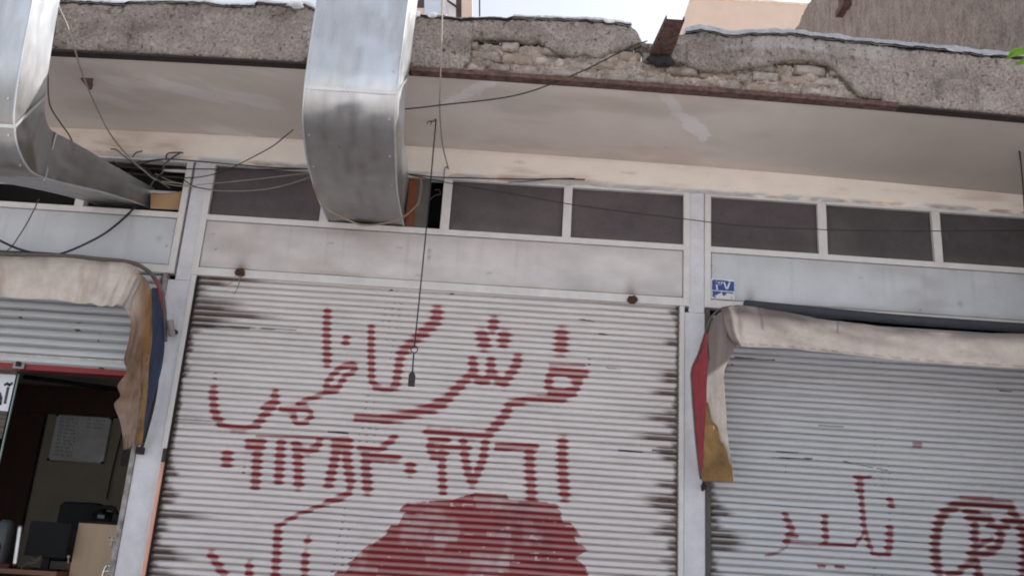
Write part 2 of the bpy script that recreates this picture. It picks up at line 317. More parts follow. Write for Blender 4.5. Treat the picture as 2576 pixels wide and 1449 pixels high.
# bricks behind the broken render, and the slab they face
bm = MB(); bmk = []
def brick(x0, x1, z0, z1, yf):
    n = (7, 4, 5); tilt = random.uniform(-.006, .006)
    vs, fs = [], []
    o = random.random()*50; c = (random.random(), random.random(), random.random())
    # front sheet with rounded, crumbled rim
    U, V = 12, 7
    for j in range(V):
        for i in range(U):
            u, v = i/(U-1), j/(V-1); e = min(u, 1-u)*(x1-x0); q = min(v, 1-v)*(z1-z0)
            r = .018*math.exp(-min(e, q)/.007)
            xx = x0+u*(x1-x0)+.006*(random.random()-.5); zz = z0+v*(z1-z0)+tilt*(u-.5)+.004*(random.random()-.5)
            nn = float(fbm(np.array([xx*30+o]), np.array([zz*30]), 4)[0]); n2 = float(fbm(np.array([xx*9+o]), np.array([zz*13]), 12)[0])
            vs.append((xx, yf+r-.022*(nn-.5)-.02*(n2-.5), zz)); bmk.append((.55*(n2 < .42)*c[0]+.6*math.exp(-min(e, q)/.008), .9*max(0, nn-.45)*2.2*c[1], .5*(c[2] > .6)))
    fs = [(j*U+i, j*U+i+1, (j+1)*U+i+1, (j+1)*U+i) for j in range(V-1) for i in range(U-1)]
    bm.add(vs, fs)
    rim = [i for i in range(U)]+[j*U+U-1 for j in range(1, V)]+[(V-1)*U+i for i in range(U-2, -1, -1)]+[j*U for j in range(V-2, 0, -1)]
    bk = [(vs[i][0], yf+.06, vs[i][2]) for i in rim]; n0 = len(bm.v); base = n0-len(vs)
    bm.add(bk, []); bmk.extend([(.8, 0, 0)]*len(bk)); m = len(rim)
    bm.f += [(base+rim[(k+1) % m], base+rim[k], n0+k, n0+(k+1) % m) for k in range(m)]
for row in range(4):
    xx = -.45+row*.07 % .11
    while xx < 2.25:
        w = random.uniform(.11, .24); z0 = zs(xx)+.046+row*.078
        if z0 < 4.86: brick(xx, xx+w-.008, z0, z0+.066+random.uniform(-.012, .005), CY+.034+random.uniform(-.018, .030))
        xx += w
bld.part(mesh_obj('exposed_brickwork', bm.v, bm.f, M_brick, marks=np.array(bmk)), CAN)
mv, mf = grid(620, 44, lambda u, v: np.stack([-.6+2.95*u, CY+.052-.080*(fbm(u*34, v*4, 41)-.5)-.03*(fbm(u*150, v*18, 43)-.5), zs(-.6+2.95*u)+.03+.22*v*np.where(abs(-.6+2.95*u-.83) < .12, .75, 1.0)], 1))
bld.part(mesh_obj('mortar_bed', mv, mf, M_mortar, solid=-.02), CAN)
s = MB()
n = 60
for (y0, y1, zz0, zz1, xa, xb) in ((CY-.010, CY+.06, -.006, .028, -.72, 2.36), (CY-.006, CY+.06, -.006, .011, -5.6, -.72), (CY-.008, CY+.06, -.006, .010, 2.36, 3.94)):
    ring = lambda xx: [(xx, y0, zs(xx)+zz0), (xx, y1, zs(xx)+zz0), (xx, y1, zs(xx)+zz1), (xx, y0+.006, zs(xx)+zz1)]
    vs = []; xk = np.linspace(xa, xb, n)
    for q in xk: vs += ring(q)
    s.add(vs, [(i*4+k, i*4+(k+1) % 4, i*4+4+(k+1) % 4, i*4+4+k) for i in range(n-1) for k in range(4)]+[(0, 1, 2, 3), (n*4-4, n*4-1, n*4-2, n*4-3)])
    bld.part(s.build('steel_edge_beam', M_rust if xa == -.72 else M_steelgap), CAN); s = MB()
# black felt drooping over the top of the fascia and torn white foil along it
for nm, M, y0, lift, amp, seed, th in (('roof_felt', M_felt, CY-.004, .002, .010, 7, .006), ('torn_foil', M_foil, CY+.02, .008, .03, 19, .003)):
    q = MB(); xx = np.arange(-5.6, 3.9, .012)
    hi = topline(xx)+lift+amp*.4*np.maximum(0, fbm(xx*9, 0*xx, seed)-.42)*2
    lo = topline(xx)-.006-amp*np.maximum(0, fbm(xx*14, 0*xx, seed+3)-.35)*2
    if nm == 'torn_foil': keep = (fbm(xx*1.7, 0*xx, 77) > .36) | (xx > 1); hi += .022+.016*(xx > 1)*(.4+1.2*fbm(xx*5, 0*xx, 93)); lo = topline(xx)-.002-.02*np.maximum(0, fbm(xx*16, 0*xx, 81)-.5)*2
    else: keep = xx > -99
    keep &= ~((xx > .66) & (xx < 1.0))
    for i in range(len(xx)-1):
        if not keep[i] and q.v: bld.part(q.build(nm, M), CAN); q = MB()
        if keep[i]:
            yy = y0-.012*float(fbm(np.array([xx[i]*20]), np.array([0.]), seed)[0]); yn = y0-.012*float(fbm(np.array([xx[i+1]*20]), np.array([0.]), seed)[0])
            q.add([(xx[i], yy-.006, lo[i]), (xx[i+1], yn-.006, lo[i+1]), (xx[i+1], yn+.004, hi[i+1]), (xx[i], yy+.004, hi[i]), (xx[i+1], yn+.16, hi[i+1]+.015), (xx[i], yy+.16, hi[i]+.015)], [(0, 1, 2, 3), (3, 2, 4, 5)])
    bld.part(q.build(nm, M), CAN)
q = MB()
for cx, w, h in ((-1.50, .06, .07), (-.62, .05, .05), (.52, .04, .03), (-.72, .03, .06), (2.78, .12, .03), (2.95, .05, .02)):
    pts = []
    for k in range(11):
        a = 2*pi*k/11; r = random.uniform(.55, 1.15); pts.append((cx+w*r*cos(a), CY-.03+.01*random.random(), float(topline(np.array([cx]))[0])-.01+h*.5*r*sin(a)))
    q.prism(pts, (0, .004, 0)); bld.part(q.build('torn_foil', M_foil), CAN); q = MB()
# posts between the shops
bld.part(MB().box(-2.388, -2.277, .010, .20, 3.40, 4.33).box(-2.435, -2.273, .0055, .20, .3, 3.398).build('post', M_post, bevel=.004))
bld.part(MB().box(-2.404, -2.39, .045, .20, 3.40, 4.33).build('joint_backing', M_gap))
bld.part(MB().box(1.262, 1.373, .010, .20, 3.40, 4.33).box(1.231, 1.375, .0055, .20, .3, 3.398).build('post', M_post, bevel=.004))
bld.part(MB().box(3.895, 3.945, .0055, .20, .3, 3.44).build('post', M_post, bevel=.004))
bld.part(MB().box(-5.6, -5.0, .010, .20, .3, 4.33).build('post', M_post, bevel=.004))
# backing body of the building (dark rooms behind the shutters)
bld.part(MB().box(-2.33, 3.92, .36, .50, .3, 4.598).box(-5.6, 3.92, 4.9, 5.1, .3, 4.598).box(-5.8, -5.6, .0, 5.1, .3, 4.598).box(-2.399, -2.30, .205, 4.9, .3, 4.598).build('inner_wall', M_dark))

# ------------------------------------------------------------------ shopfront units: transom frame, panes, panel
def panel_grid(x0, x1, z0, z1, y, stains):
    nu = max(8, int((x1-x0)/.012)); nv = max(6, int((z1-z0)/.012))
    v, f = grid(nu, nv, lambda a, b: np.stack([x0+a*(x1-x0), y+0*a, z0+b*(z1-z0)], 1)); x, z = v[:, 0], v[:, 2]
    v[:, 1] += .004*(fbm(x*2.3, z*3, 5)-.5)
    mk = np.zeros((len(v), 3)); mk[:, 0] = .35*smooth01(.5, .78, fbm(x*1.5+3, z*3, 15))+.32*smooth01(z1-.16, z1, z)*fbm(x*7, z*1.2, 6)+.3*smooth01(z0+.05, z0, z)*fbm(x*6, z*2, 61)
    mk[:, 1] = .42*smooth01(.45, .8, fbm(x*2.1, z*3.5, 35))+.25*smooth01(.6, .85, fbm(x*26, z*1.1, 36))*smooth01(z0, z1, z)**.5
    mk[:, 1] = np.maximum(mk[:, 1], .6*(vnoise(x*6, z*90, 13) > .97)+.6*0)
    mk[:, 2] = .8*(vnoise(x*45, z*45, 14) > .992)
    for cx, cz, rx, rz, a in stains:
        mk[:, 2] = np.maximum(mk[:, 2], a*np.exp(-((x-cx)/rx)**2-(np.maximum(0, z-cz)/rz)**2-(np.minimum(0, z-cz)/.03)**2)*(.5+.7*fbm(x*18, z*9, 3)))
    return v, f, mk
def shopfront(name, loc, label, x0, x1, mulls, panes, Mp, Mg, stains, tops, tilt=0.0):
    t = Thing(name, loc, label, 'shopfront', 'shopfronts under the canopy')
    z0, z1, z2, z3, z4, z5 = 3.443, 3.502, 3.862, 3.905, 4.298, 4.337
    f = MB(); yb = .075
    L0, R0 = x0+.045, x1-.045
    f.box(x0, L0, 0, yb, z0, z5).box(R0, x1, 0, yb, z0, z5)
    f.box(L0, R0, .0006, yb, z0, z1).box(L0, R0, .0006, yb, z2, z3).box(L0, R0, .0006, yb, z4, z5)
    for a, b in mulls: f.box(a, b, .0012, yb, z3, z4)
    fo = t.part(f.build('frame', M_frame, bevel=.002)); 
    t.part(MB().box(L0, R0, .03, .05, z1, z2).build('backing', M_gap))
    v, fa, mk = panel_grid(L0+.005, R0-.005, z1+.005, z2-.005, .005, stains)
    t.part(mesh_obj('sign_panel', v, fa, Mp, solid=-.02, marks=mk, smooth=True))
    for k, (a, b) in enumerate(panes):
        gv, gf = grid(int((b-a)/.01), 40, lambda u, w: np.stack([a+u*(b-a), .034+.003*(fbm(u*3+k, w*2, 5)-.5), z3+w*(z4-z3)], 1)); gx = gv[:, 0]; gz = gv[:, 2]
        gm = np.stack([.5*smooth01(z3+.08, z3, gz)*fbm(gx*9, gz*9, 71)+.18*smooth01(.5, .75, fbm(gx*2.2+gz*1.5, gz*3-gx, 73)), .15*smooth01(.5, .8, fbm(gx*3, gz*9, 83)), .3*smooth01(.55, .8, fbm(gx*1.6, gz*2, 79+k))], 1)
        t.part(mesh_obj('window_pane', gv, gf, Mg if k % 3 else M_glass2, solid=-.006, marks=gm, smooth=True))
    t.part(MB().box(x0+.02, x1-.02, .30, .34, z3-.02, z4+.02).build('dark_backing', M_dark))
    if tilt:
        t.o.rotation_euler = (0, tilt, 0)
    return t
sf_main = shopfront('shopfront', (-2.28, 0, 3.443), 'white transom frame above the main lettered shutter, with the middle duct in its window', -2.28, 1.265,
    [(-1.427, -1.363), (-.550, -.485), (.338, .400)], [(-2.235, -1.427), (-.485, .338), (.400, 1.220)], M_panel, M_glass2,
    [(-1.93, 3.47, .045, .10, .9), (.845, 3.47, .04, .10, .8), (-.61, 3.74, .012, .012, .7), (-.61, 3.69, .012, .012, .7), (-1.3, 3.83, .35, .12, .25), (-2.2, 3.5, .06, .2, .2)], 0)
sf_right = shopfront('shopfront', (1.37, 0, 3.443), 'bluish white transom frame with dark panes above the cream awning, carrying the blue number plate', 1.372, 3.93,
    [(2.202, 2.266), (3.043, 3.104)], [(1.417, 2.202), (2.266, 3.043), (3.104, 3.885)], M_panel_blue, M_glass,
    [(1.70, 3.50, .035, .09, .75), (3.2, 3.6, .02, .02, .5)], 0, radians(.28))
sf_left = shopfront('shopfront', (-2.40, 0, 3.443), 'bluish white transom frame whose open dark window holds a duct and a cardboard piece', -4.95, -2.402,
    [(-3.205, -3.14), (-4.10, -4.04)], [(-4.905, -4.10)], M_panel_blue, M_glass2, [(-2.55, 3.7, .02, .02, .4)], 0)
# main unit: boarded bits beside the middle duct
sf_main.part(MB().box(-.805, -.742, .02, .05, 3.905, 4.296).build('timber_batten', M_wood))
sf_main.part(MB().box(-.742, -.645, .026, .034, 3.905, 4.296).build('grey_sheet', mat('grey_board', srgb(96, 92, 88), .8, noise=8, amp=.3)))
sf_main.part(MB().box(-1.40, -1.365, .02, .05, 3.905, 4.296).build('timber_batten', M_wood))
sf_left.part(MB().box(-4.04, -2.45, .052, .064, 4.062, 4.084).box(-2.64, -2.447, .05, .062, 4.24, 4.26).build('window_bar', M_frame))
# rusty stubs of broken lamp arms on the bottom rail
def stub(x, z, label, twigs):
    t = Thing('rusty_stub', (x, 0, z), label, 'metal stub', 'rusty stubs on the shopfront rail')
    vs = []; fs = []; n = 16; rr = [(.0, .034), (-.015, .038), (-.03, .032), (-.040, .022), (-.038, .010)]
    q = MB()
    for j, (yy, r) in enumerate(rr):
        for k in range(n):
            a = 2*pi*k/n; e = r*random.uniform(.82, 1.15); vs.append((x+e*cos(a), yy+random.uniform(-.005, .005), z+e*.85*sin(a)))
    q.add(vs, [(j*n+k, j*n+(k+1) % n, (j+1)*n+(k+1) % n, (j+1)*n+k) for j in range(len(rr)-1) for k in range(n)]+[tuple(range((len(rr)-1)*n, len(rr)*n))])
    t.part(q.build('clump', M_nest, smooth=False))
    if twigs:
        w = MB(); w.tube([(x-.02, -.04, z-.03), (x-.03, -.05, z-.08), (x-.07, -.05, z-.11), (x-.10, -.04, z-.125)], .0022); w.tube([(x+.01, -.04, z-.03), (x+.012, -.05, z-.10), (x+.0, -.05, z-.17)], .0022); w.tube([(x+.02, -.04, z-.03), (x+.014, -.05, z-.12), (x-.012, -.05, z-.17)], .002)
        t.part(w.build('wire_end', M_twine))
a = P(605, 687, 0); stub(a[0], a[2], 'round rusty stub with hanging wire ends, above the upper left of the main shutter', True)
a = P(1590, 755, 0); stub(a[0], a[2], 'round rusty stub without wires, on the rail above the upper right of the main shutter', False)

# ------------------------------------------------------------------ roller shutters with spray paint
def tr(c, pts, y): return [tuple(P(*c(a, b), y)[[0, 2]]) for a, b in pts]
SY = .045
def curtain(x0, x1, z0, z1, pitch, dx, dy, depth, strokes, blob, edges, chips, seed, mdot, mdk=.7):
    nx = int((x1-x0)/dx)+1; prof = np.array([0, .05, .10, .17, .28, .42, .58, .72, .82, .89, .95])
    shp = np.array([0, .05, .55, .85, 1.0, 1.0, .93, .80, .60, .25, .03])
    ns = int((z1-z0)/pitch)+1
    zz = np.concatenate([z1-pitch*(k+1)+prof*pitch for k in range(ns)][::-1]); pp = np.tile(prof, ns); hh = np.tile(shp, ns)
    kk = np.repeat(np.arange(ns)[::-1], len(prof))
    xs = np.linspace(x0, x1, nx); X, Z = np.meshgrid(xs, zz); Pm = np.repeat(pp[:, None], nx, 1); H = np.repeat(hh[:, None], nx, 1); K = np.repeat(kk[:, None], nx, 1)
    rs = np.random.default_rng(seed)
    tiltk = rs.uniform(-.0025, .0025, ns)[K]; offk = rs.uniform(-.0025, .0025, ns)[K]
    Zw = Z+.006*(fbm(X*1.3, Z*1.1, seed)-.5)+tiltk*(X-(x0+x1)/2)/(x1-x0)
    Zw = Zw+.004*np.exp(-((X-rs.uniform(x0, x1, ns)[K])/.25)**2)*rs.uniform(-1, 1, ns)[K]
    Y = dy-depth*H+offk+.008*(fbm(X*1.2, Z*2, seed+2)-.5)+.002*(fbm(X*9, K*3.7, seed+5)-.5)
    x = X.ravel(); z = Zw.ravel(); ph = Pm.ravel(); k = K.ravel()
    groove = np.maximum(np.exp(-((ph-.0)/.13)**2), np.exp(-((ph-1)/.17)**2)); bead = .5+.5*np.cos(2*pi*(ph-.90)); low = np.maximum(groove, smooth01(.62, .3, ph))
    red = np.zeros_like(x); blk = np.zeros_like(x)
    for pts, r, kind in strokes:
        bx0 = min(p[0] for p in pts)-.12; bx1 = max(p[0] for p in pts)+.12; bz0 = min(p[1] for p in pts)-.12; bz1 = max(p[1] for p in pts)+.12
        m = (x > bx0) & (x < bx1) & (z > bz0) & (z < bz1)
        d = segdist(x[m], z[m], pts); g = bead[m]; rr = r*(1.5 if kind == 'dark' else 1.42)*(.58+.66*g)*(.9+.3*fbm(x[m]*30, z[m]*30, 77))
        a = smooth01(rr*1.35, rr*.6, d+.004*(fbm(x[m]*55, z[m]*55, 78)-.5))*(.50+.55*g)
        red[m] = np.maximum(red[m], a*(1 if kind != 'thin' else .75))
        if kind == 'dark': blk[m] = np.maximum(blk[m], .5*smooth01(rr*1.0, rr*.3, d+.006*(fbm(x[m]*20, z[m]*20, 7)))*(.35+.65*g))
    if blob:
        jx = x+.03*(vnoise(x*0, k*1.0, 5)-.5)*2; inn = inpoly(jx, z, blob)
        d = np.zeros_like(x)
        cov = .74+.26*bead-.28*smooth01(.5, .75, fbm(x*7, z*5, 50))*(1-groove)-.25*(vnoise(x*3, k*5.3, 8) > .7)*(1-groove)
        cov = np.where((vnoise(x*26, z*52, 3) > .93) & (groove < .5), .25, cov)
        red = np.maximum(red, inn*np.clip(cov, 0, 1))
        blk = np.maximum(blk, inn*.45*smooth01(.55, .75, fbm(x*3.1, z*1.0, 51))*(.4+.6*groove))
    dirt_dark = np.zeros_like(x)
    rl = rs.uniform(0, 1, (ns, 2)); mod = .35+1.3*vnoise(k*.31, 0*z+.5, seed+40); lenL = edges[0](z)*(.2+1.1*rl[k, 0]**2)*mod; lenR = edges[1](z)*(.2+1.1*rl[k, 1]**2)*(2-mod)
    for dist, ln in ((x-x0, lenL), (x1-x, lenR)):
        gg = smooth01(.0, .5, low)*(.55+.4*rl[k, 1])+.15+.35*rl[k, 0]
        dirt_dark = np.maximum(dirt_dark, smooth01(ln*1.1, ln*.35, dist+.03*(fbm(x*20, z*60, 9)-.5))*gg*np.clip(fbm(x*6, k*1.7, 10)*1.1+.4, 0, 1))
        dirt_dark = np.maximum(dirt_dark, smooth01(.035, .008, dist-.03*(fbm(x*4, z*25, 12)-.4))*.95)
    dirt_dark = np.maximum(dirt_dark, (.42*groove+.10*(ph > .78))*smooth01(.0, .55, fbm(x*2, k*2.7, 18)))
    dirt_dark = dirt_dark*(1-.75*red)
    chip = np.maximum(blk, 0)
    cn = (vnoise(x*14, k*7.3, 23) > .955) & (groove > .3) & (vnoise(x*2.2, z*3, 29) > .52); chip = np.maximum(chip, cn*.85)
    for (cx0, cz0), (cx1, cz1), w in chips:       # paint lost along a crease, and dotted punch marks
        d = segdist(x, z, [(cx0, cz0), (cx1, cz1)]); chip = np.maximum(chip, smooth01(w, w*.5, d+.008*(fbm(x*12, z*40, 4)-.5))*.9)
    for mx, dxz in mdot:
        for o in (-.05, 0, .05):
            cx = mx+o+dxz*(z-3.0)+.004*np.sin(k*9.1); ok = (np.sin(k*12.9+o*733)*.5+.5) > .42
            chip = np.maximum(chip, (np.abs(x-cx) < .0045+.004*(np.sin(k*5.3+o*99) > 0))*(ph > .78)*(ph < .98)*ok*mdk)
    i = np.arange(len(zz)*nx).reshape(len(zz), nx)
    f = np.stack([i[:-1, :-1], i[:-1, 1:], i[1:, 1:], i[1:, :-1]], -1).reshape(-1, 4)
    return np.stack([x, Y.ravel(), z], 1), f, np.stack([red, dirt_dark, chip], 1)
S = []
def st(c, r, *pts, kind='', y=SY): S.append((tr(c, pts, y), r/1.7312*.858667/352, kind))
# first line of the lettering
st(G2, 26, (770, 222), (770, 255), (766, 300)); st(G2, 9, (715, 384), (880, 386), kind='thin')
st(G2, 15, (890, 424), (800, 416), (722, 418), (706, 450), (704, 490), (720, 520), (790, 522), (845, 496), (850, 460), (820, 440))
st(G2, 15, (862, 452), (830, 520), (770, 552), (710, 552), (600, 556), (510, 577)); st(G2, 17, (510, 577), (486, 630), (440, 685), (392, 738)); st(G2, 15, (392, 738), (300, 737), (200, 724), (90, 718))
st(G2, 20, (427, 160), (422, 195)); st(G2, 24, (366, 228), (376, 255), (380, 280)); st(G2, 24, (482, 232), (474, 264))
st(G2, 17, (548, 345), (545, 372), (528, 405), (500, 440), (477, 478), (445, 455), (415, 420), (412, 362)); st(G2, 17, (413, 420), (395, 455), (362, 466), (330, 440), (320, 358))
st(G2, 18, (318, 425), (262, 478), (222, 520), (172, 572), (100, 610)); st(G1, 19, (1390, 560), (1300, 606), (1200, 637), (1080, 655)); st(G1, 13, (1080, 655), (945, 648))
st(G1, 22, (1352, 108), (1350, 135), (1340, 168), (1300, 200), (1265, 233)); st(G1, 20, (1265, 233), (1230, 265), (1195, 297), (1172, 326))
st(G1, 16, (1160, 362), (1157, 400), (1150, 440), (1142, 485)); st(G1, 12, (1142, 485), (1115, 503), (1080, 505), (1042, 492), (1022, 460)); st(G1, 13, (1020, 455), (1020, 380), (1017, 300), (1018, 250), (1018, 190))
st(G1, 13, (796, 105), (796, 135)); st(G1, 15, (796, 135), (792, 200), (794, 290), (796, 372)); st(G1, 14, (893, 245), (888, 272))
st(G1, 12, (915, 378), (936, 388), (930, 412), (885, 440), (850, 495), (790, 515), (795, 470), (830, 425), (870, 390), (920, 378)); st(G1, 10, (850, 505), (780, 528), (740, 540), (650, 577))
st(G1, 10, (560, 600), (640, 600), (700, 605), (716, 638), (692, 668), (650, 677), (622, 650), (630, 625), (560, 605)); st(G1, 15, (532, 525), (530, 560)); st(G1, 10, (530, 560), (470, 595))
st(G1, 16, (530, 575), (478, 632), (440, 682)); st(G1, 12, (440, 682), (385, 704), (320, 702), (262, 684)); st(G1, 15, (262, 684), (236, 645), (222, 600), (218, 540), (220, 505))
# the number line
st(G1, 20, (290, 835), (288, 875)); st(G1, 14, (397, 770), (468, 768), (462, 798), (402, 800), (400, 775)); st(G1, 17, (447, 780), (440, 860), (433, 990)); st(G1, 17, (562, 770), (556, 860), (550, 965))
st(G1, 17, (640, 780), (648, 860), (652, 988)); st(G1, 15, (632, 782), (660, 808), (700, 820), (745, 795), (756, 765)); st(G1, 16, (835, 768), (905, 768)); st(G1, 16, (835, 800), (905, 798))
st(G1, 17, (848, 800), (828, 880), (803, 985)); st(G1, 17, (888, 800), (900, 890), (914, 975)); st(G1, 18, (992, 812), (992, 900), (1000, 1012)); st(G1, 13, (962, 805), (1060, 812), (1135, 748)); st(G1, 15, (1000, 846), (1148, 852)); st(G1, 18, (1217, 890), (1216, 918))
st(G1, 6, (440, 745), (900, 748), kind='thin')
st(G2, 15, (188, 762), (112, 764), (104, 800), (124, 842), (178, 832)); st(G2, 14, (165, 800), (165, 900), (170, 1020)); st(G2, 10, (100, 800), (300, 802)); st(G2, 15, (272, 765), (282, 850), (296, 920), (318, 980)); st(G2, 15, (318, 980), (346, 920), (374, 850), (384, 770))
st(G2, 13, (445, 796), (540, 793), (640, 796)); st(G2, 19, (608, 800), (610, 900), (618, 1045)); st(G2, 19, (775, 765), (774, 900), (786, 1045))
# the line below
st(G1, 12, (908, 1020), (888, 1042), (800, 1076)); st(G1, 8, (800, 1076), (720, 1110), (640, 1140), (556, 1190)); st(G1, 14, (546, 1205), (542, 1300), (530, 1480), (520, 1580), (560, 1640)); st(G1, 11, (700, 1260), (694, 1278)); st(G1, 13, (686, 1335), (682, 1400), (680, 1560)); st(G1, 13, (400, 1388), (397, 1500), (380, 1560))
st(G1, 14, (208, 1338), (240, 1390), (275, 1449), (330, 1560), (400, 1590), (520, 1600))
blob = tr(G2, [(310, 1026), (470, 1036), (500, 1062), (630, 1066), (735, 1084), (778, 1122), (790, 1165), (818, 1198), (852, 1246), (858, 1272), (908, 1320), (852, 1352), (902, 1392), (908, 1440), (860, 1520), (905, 1580), (820, 1700), (600, 1830), (200, 1850)], SY) \
    + tr(G1, [(1300, 1850), (1000, 1800), (820, 1640), (790, 1500), (855, 1440), (900, 1385), (1000, 1312), (1080, 1252), (1130, 1202), (1168, 1135), (1210, 1078)], SY) + tr(G2, [(215, 1062)], SY)
x0m, x1m = -2.232, 1.198
v, f, mk = curtain(x0m, x1m, .32, 3.475, .0447, .0068, SY, .020, S, blob,
    (lambda z: .13+.36*smooth01(2.8, 3.0, z)-.07*smooth01(2.85, 2.7, z)*smooth01(2.0, 2.2, z)+.14*smooth01(2.1, 1.9, z), lambda z: .12+.14*smooth01(3.0, 2.7, z)*(vnoise(0*z+.5, z*2.5, 3))+.16*smooth01(2.0, 1.7, z)),
    [(p, q, w) for p, q, w in ((*tr(G1, [(80, 178), (400, 195)], SY), .009), (*tr(G1, [(380, 193), (640, 208)], SY), .005), (*tr(G1, [(30, 655), (260, 666)], SY), .005), (*tr(G2, [(1060, 812), (1180, 822)], SY), .005), (*tr(G2, [(1230, 812), (1330, 816)], SY), .006), (*tr(G1, [(800, 718), (900, 726)], SY), .006), (*tr(G2, [(860, 150), (940, 160)], SY), .004), (*tr(G2, [(960, 222), (1040, 232)], SY), .004), (*tr(G2, [(1000, 395), (1070, 405)], SY), .005))],
    5, [(-.86, .09)])
sh = Thing('roller_shutter', (-.5, .03, .32), 'closed white roller shutter sprayed with red lettering and a big red blot', 'roller shutter', 'roller shutters of the shops')
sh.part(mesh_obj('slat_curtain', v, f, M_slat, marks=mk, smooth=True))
sh.part(MB().box(-2.272, -2.236, -.004, .06, .3, 3.44).build('guide_rail', M_frame, bevel=.003)); sh.part(MB().box(1.196, 1.2295, -.004, .06, .3, 3.44).build('guide_rail', M_frame, bevel=.003))
sh.part(MB().box(-2.2355, -2.226, .0, .04, .3, 3.43).build('rail_seal', mat('black_grime', srgb(44, 38, 36), .95, noise=30, amp=.5)))
# right shutter
S = []
def s3(c, r, *pts, kind=''): S.append((tr(c, pts, SY), r/3.745*.858667/352, kind))
s3(G3, 12, (385, 362), (460, 366), (560, 358)); s3(G3, 30, (432, 380), (440, 440), (440, 520)); s3(G3, 21, (440, 520), (455, 590), (460, 670), (470, 750), (475, 830), (480, 905)); s3(G3, 20, (480, 905), (500, 975), (525, 1055), (555, 1140)); s3(G3, 14, (555, 1140), (580, 1200), (640, 1215), (740, 1212))
s3(G3, 27, (740, 1200), (755, 1150), (765, 1075), (765, 990), (765, 915)); s3(G3, 24, (762, 605), (790, 675)); s3(G3, 14, (490, 975), (430, 1045), (380, 1112)); s3(G3, 12, (380, 1112), (200, 1110), (0, 1108))
for pts, r in (([(540, 1175), (555, 1210), (570, 1240), (552, 1275), (545, 1300)], 22), ([(545, 1300), (650, 1308), (720, 1310), (850, 1310)], 10), ([(720, 1182), (716, 1215), (722, 1250), (722, 1300)], 20), ([(560, 1270), (590, 1272)], 16), ([(530, 1330), (450, 1360)], 10), ([(690, 1408), (715, 1408)], 12), ([(770, 1410), (800, 1412)], 12), ([(1120, 855), (1150, 856)], 14)): s3(R1, r*1.2, *pts, kind='thin' if r < 11 else '')
dk = dict(kind='dark')
s3(G3, 24, (1560, 595), (1880, 600), kind='thin'); s3(G3, 36, (1480, 665), (1700, 655), (1900, 668), (2090, 690), **dk); s3(G3, 36, (1480, 690), (1390, 730), (1330, 800), (1295, 880), (1275, 1000), (1262, 1100), (1268, 1200), (1275, 1300), (1300, 1420), (1330, 1560), (1450, 1700), (1700, 1790), (2000, 1720), (2200, 1500), **dk)
s3(G3, 36, (2060, 690), (2130, 770), (2180, 860), (2230, 1000), (2250, 1200), (2230, 1400), (2200, 1500), **dk); s3(G3, 34, (2040, 845), (2210, 850), **dk); s3(G3, 30, (1600, 735), (1720, 750), **dk)
s3(G3, 36, (1640, 810), (1860, 825), **dk); s3(G3, 32, (1695, 840), (1700, 930), (1690, 1010), (1712, 1120), (1690, 1200), (1715, 1300), (1740, 1449), (1750, 1600), **dk); s3(G3, 28, (1850, 880), (1950, 915), (2050, 895), **dk); s3(G3, 32, (1960, 930), (1980, 1000), (1970, 1075), (1920, 1145), (1820, 1205), (1660, 1215), **dk); s3(G3, 22, (1880, 1040), (1800, 1080), (1720, 1120), **dk)
s3(G3, 26, (1720, 1290), (1600, 1330), (1520, 1400), (1400, 1440), **dk)
v, f, mk = curtain(1.405, 3.86, .32, 3.40, .0447, .0068, SY, .019, S, None,
    (lambda z: .07+.16*smooth01(2.25, 2.12, z)*smooth01(1.5, 1.75, z)+.14*smooth01(2.95, 3.1, z), lambda z: .1+0*z),
    [(p, q, w) for p, q, w in ((*tr(R1, [(310, 462), (490, 474)], SY), .006), (*tr(R1, [(500, 885), (600, 890)], SY), .004), (*tr(R1, [(480, 912), (660, 920)], SY), .004), (*tr(R1, [(690, 770), (800, 775)], SY), .003), (*tr(R1, [(800, 930), (1000, 972)], SY), .003), (*tr(R1, [(1510, 612), (1560, 616)], SY), .006))],
    11, [(2.62, .06)], .45)
sh = Thing('roller_shutter', (2.5, .03, .32), 'closed bluish roller shutter under the cream awning, with a dark red circle mark', 'roller shutter', 'roller shutters of the shops')
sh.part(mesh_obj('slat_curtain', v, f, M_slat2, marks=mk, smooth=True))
sh.part(MB().box(1.3765, 1.408, -.004, .06, .3, 3.43).build('guide_rail', mat('rusty_dark_rail', srgb(88, 82, 80), .8, noise=14, amp=.4))); sh.part(MB().box(3.858, 3.89, -.004, .06, .3, 3.43).build('guide_rail', M_frame))
# left shutter, half rolled up
v, f, mk = curtain(-4.95, -2.47, 2.80, 3.44, .064, .012, .055, .032, [], None, (lambda z: .02+0*z, lambda z: .06+0*z), [], 21, [])
sh = Thing('roller_shutter', (-3.7, .03, 2.77), 'grey-white roller shutter rolled most of the way up above the open shop', 'roller shutter', 'roller shutters of the shops')
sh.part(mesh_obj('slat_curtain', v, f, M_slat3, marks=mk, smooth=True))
sh.part(MB().box(-4.95, -2.472, .028, .052, 2.764, 2.80).build('bottom_bar', mat('scuffed_white_bar', srgb(196, 192, 188), .6, noise=18, amp=.3), bevel=.004))
sh.part(MB().box(-2.47, -2.437, -.004, .06, .3, 3.44).build('guide_rail', mat('dirty_white_rail', srgb(176, 172, 172), .7, noise=10, amp=.45, col2=srgb(84, 74, 68)), bevel=.003))

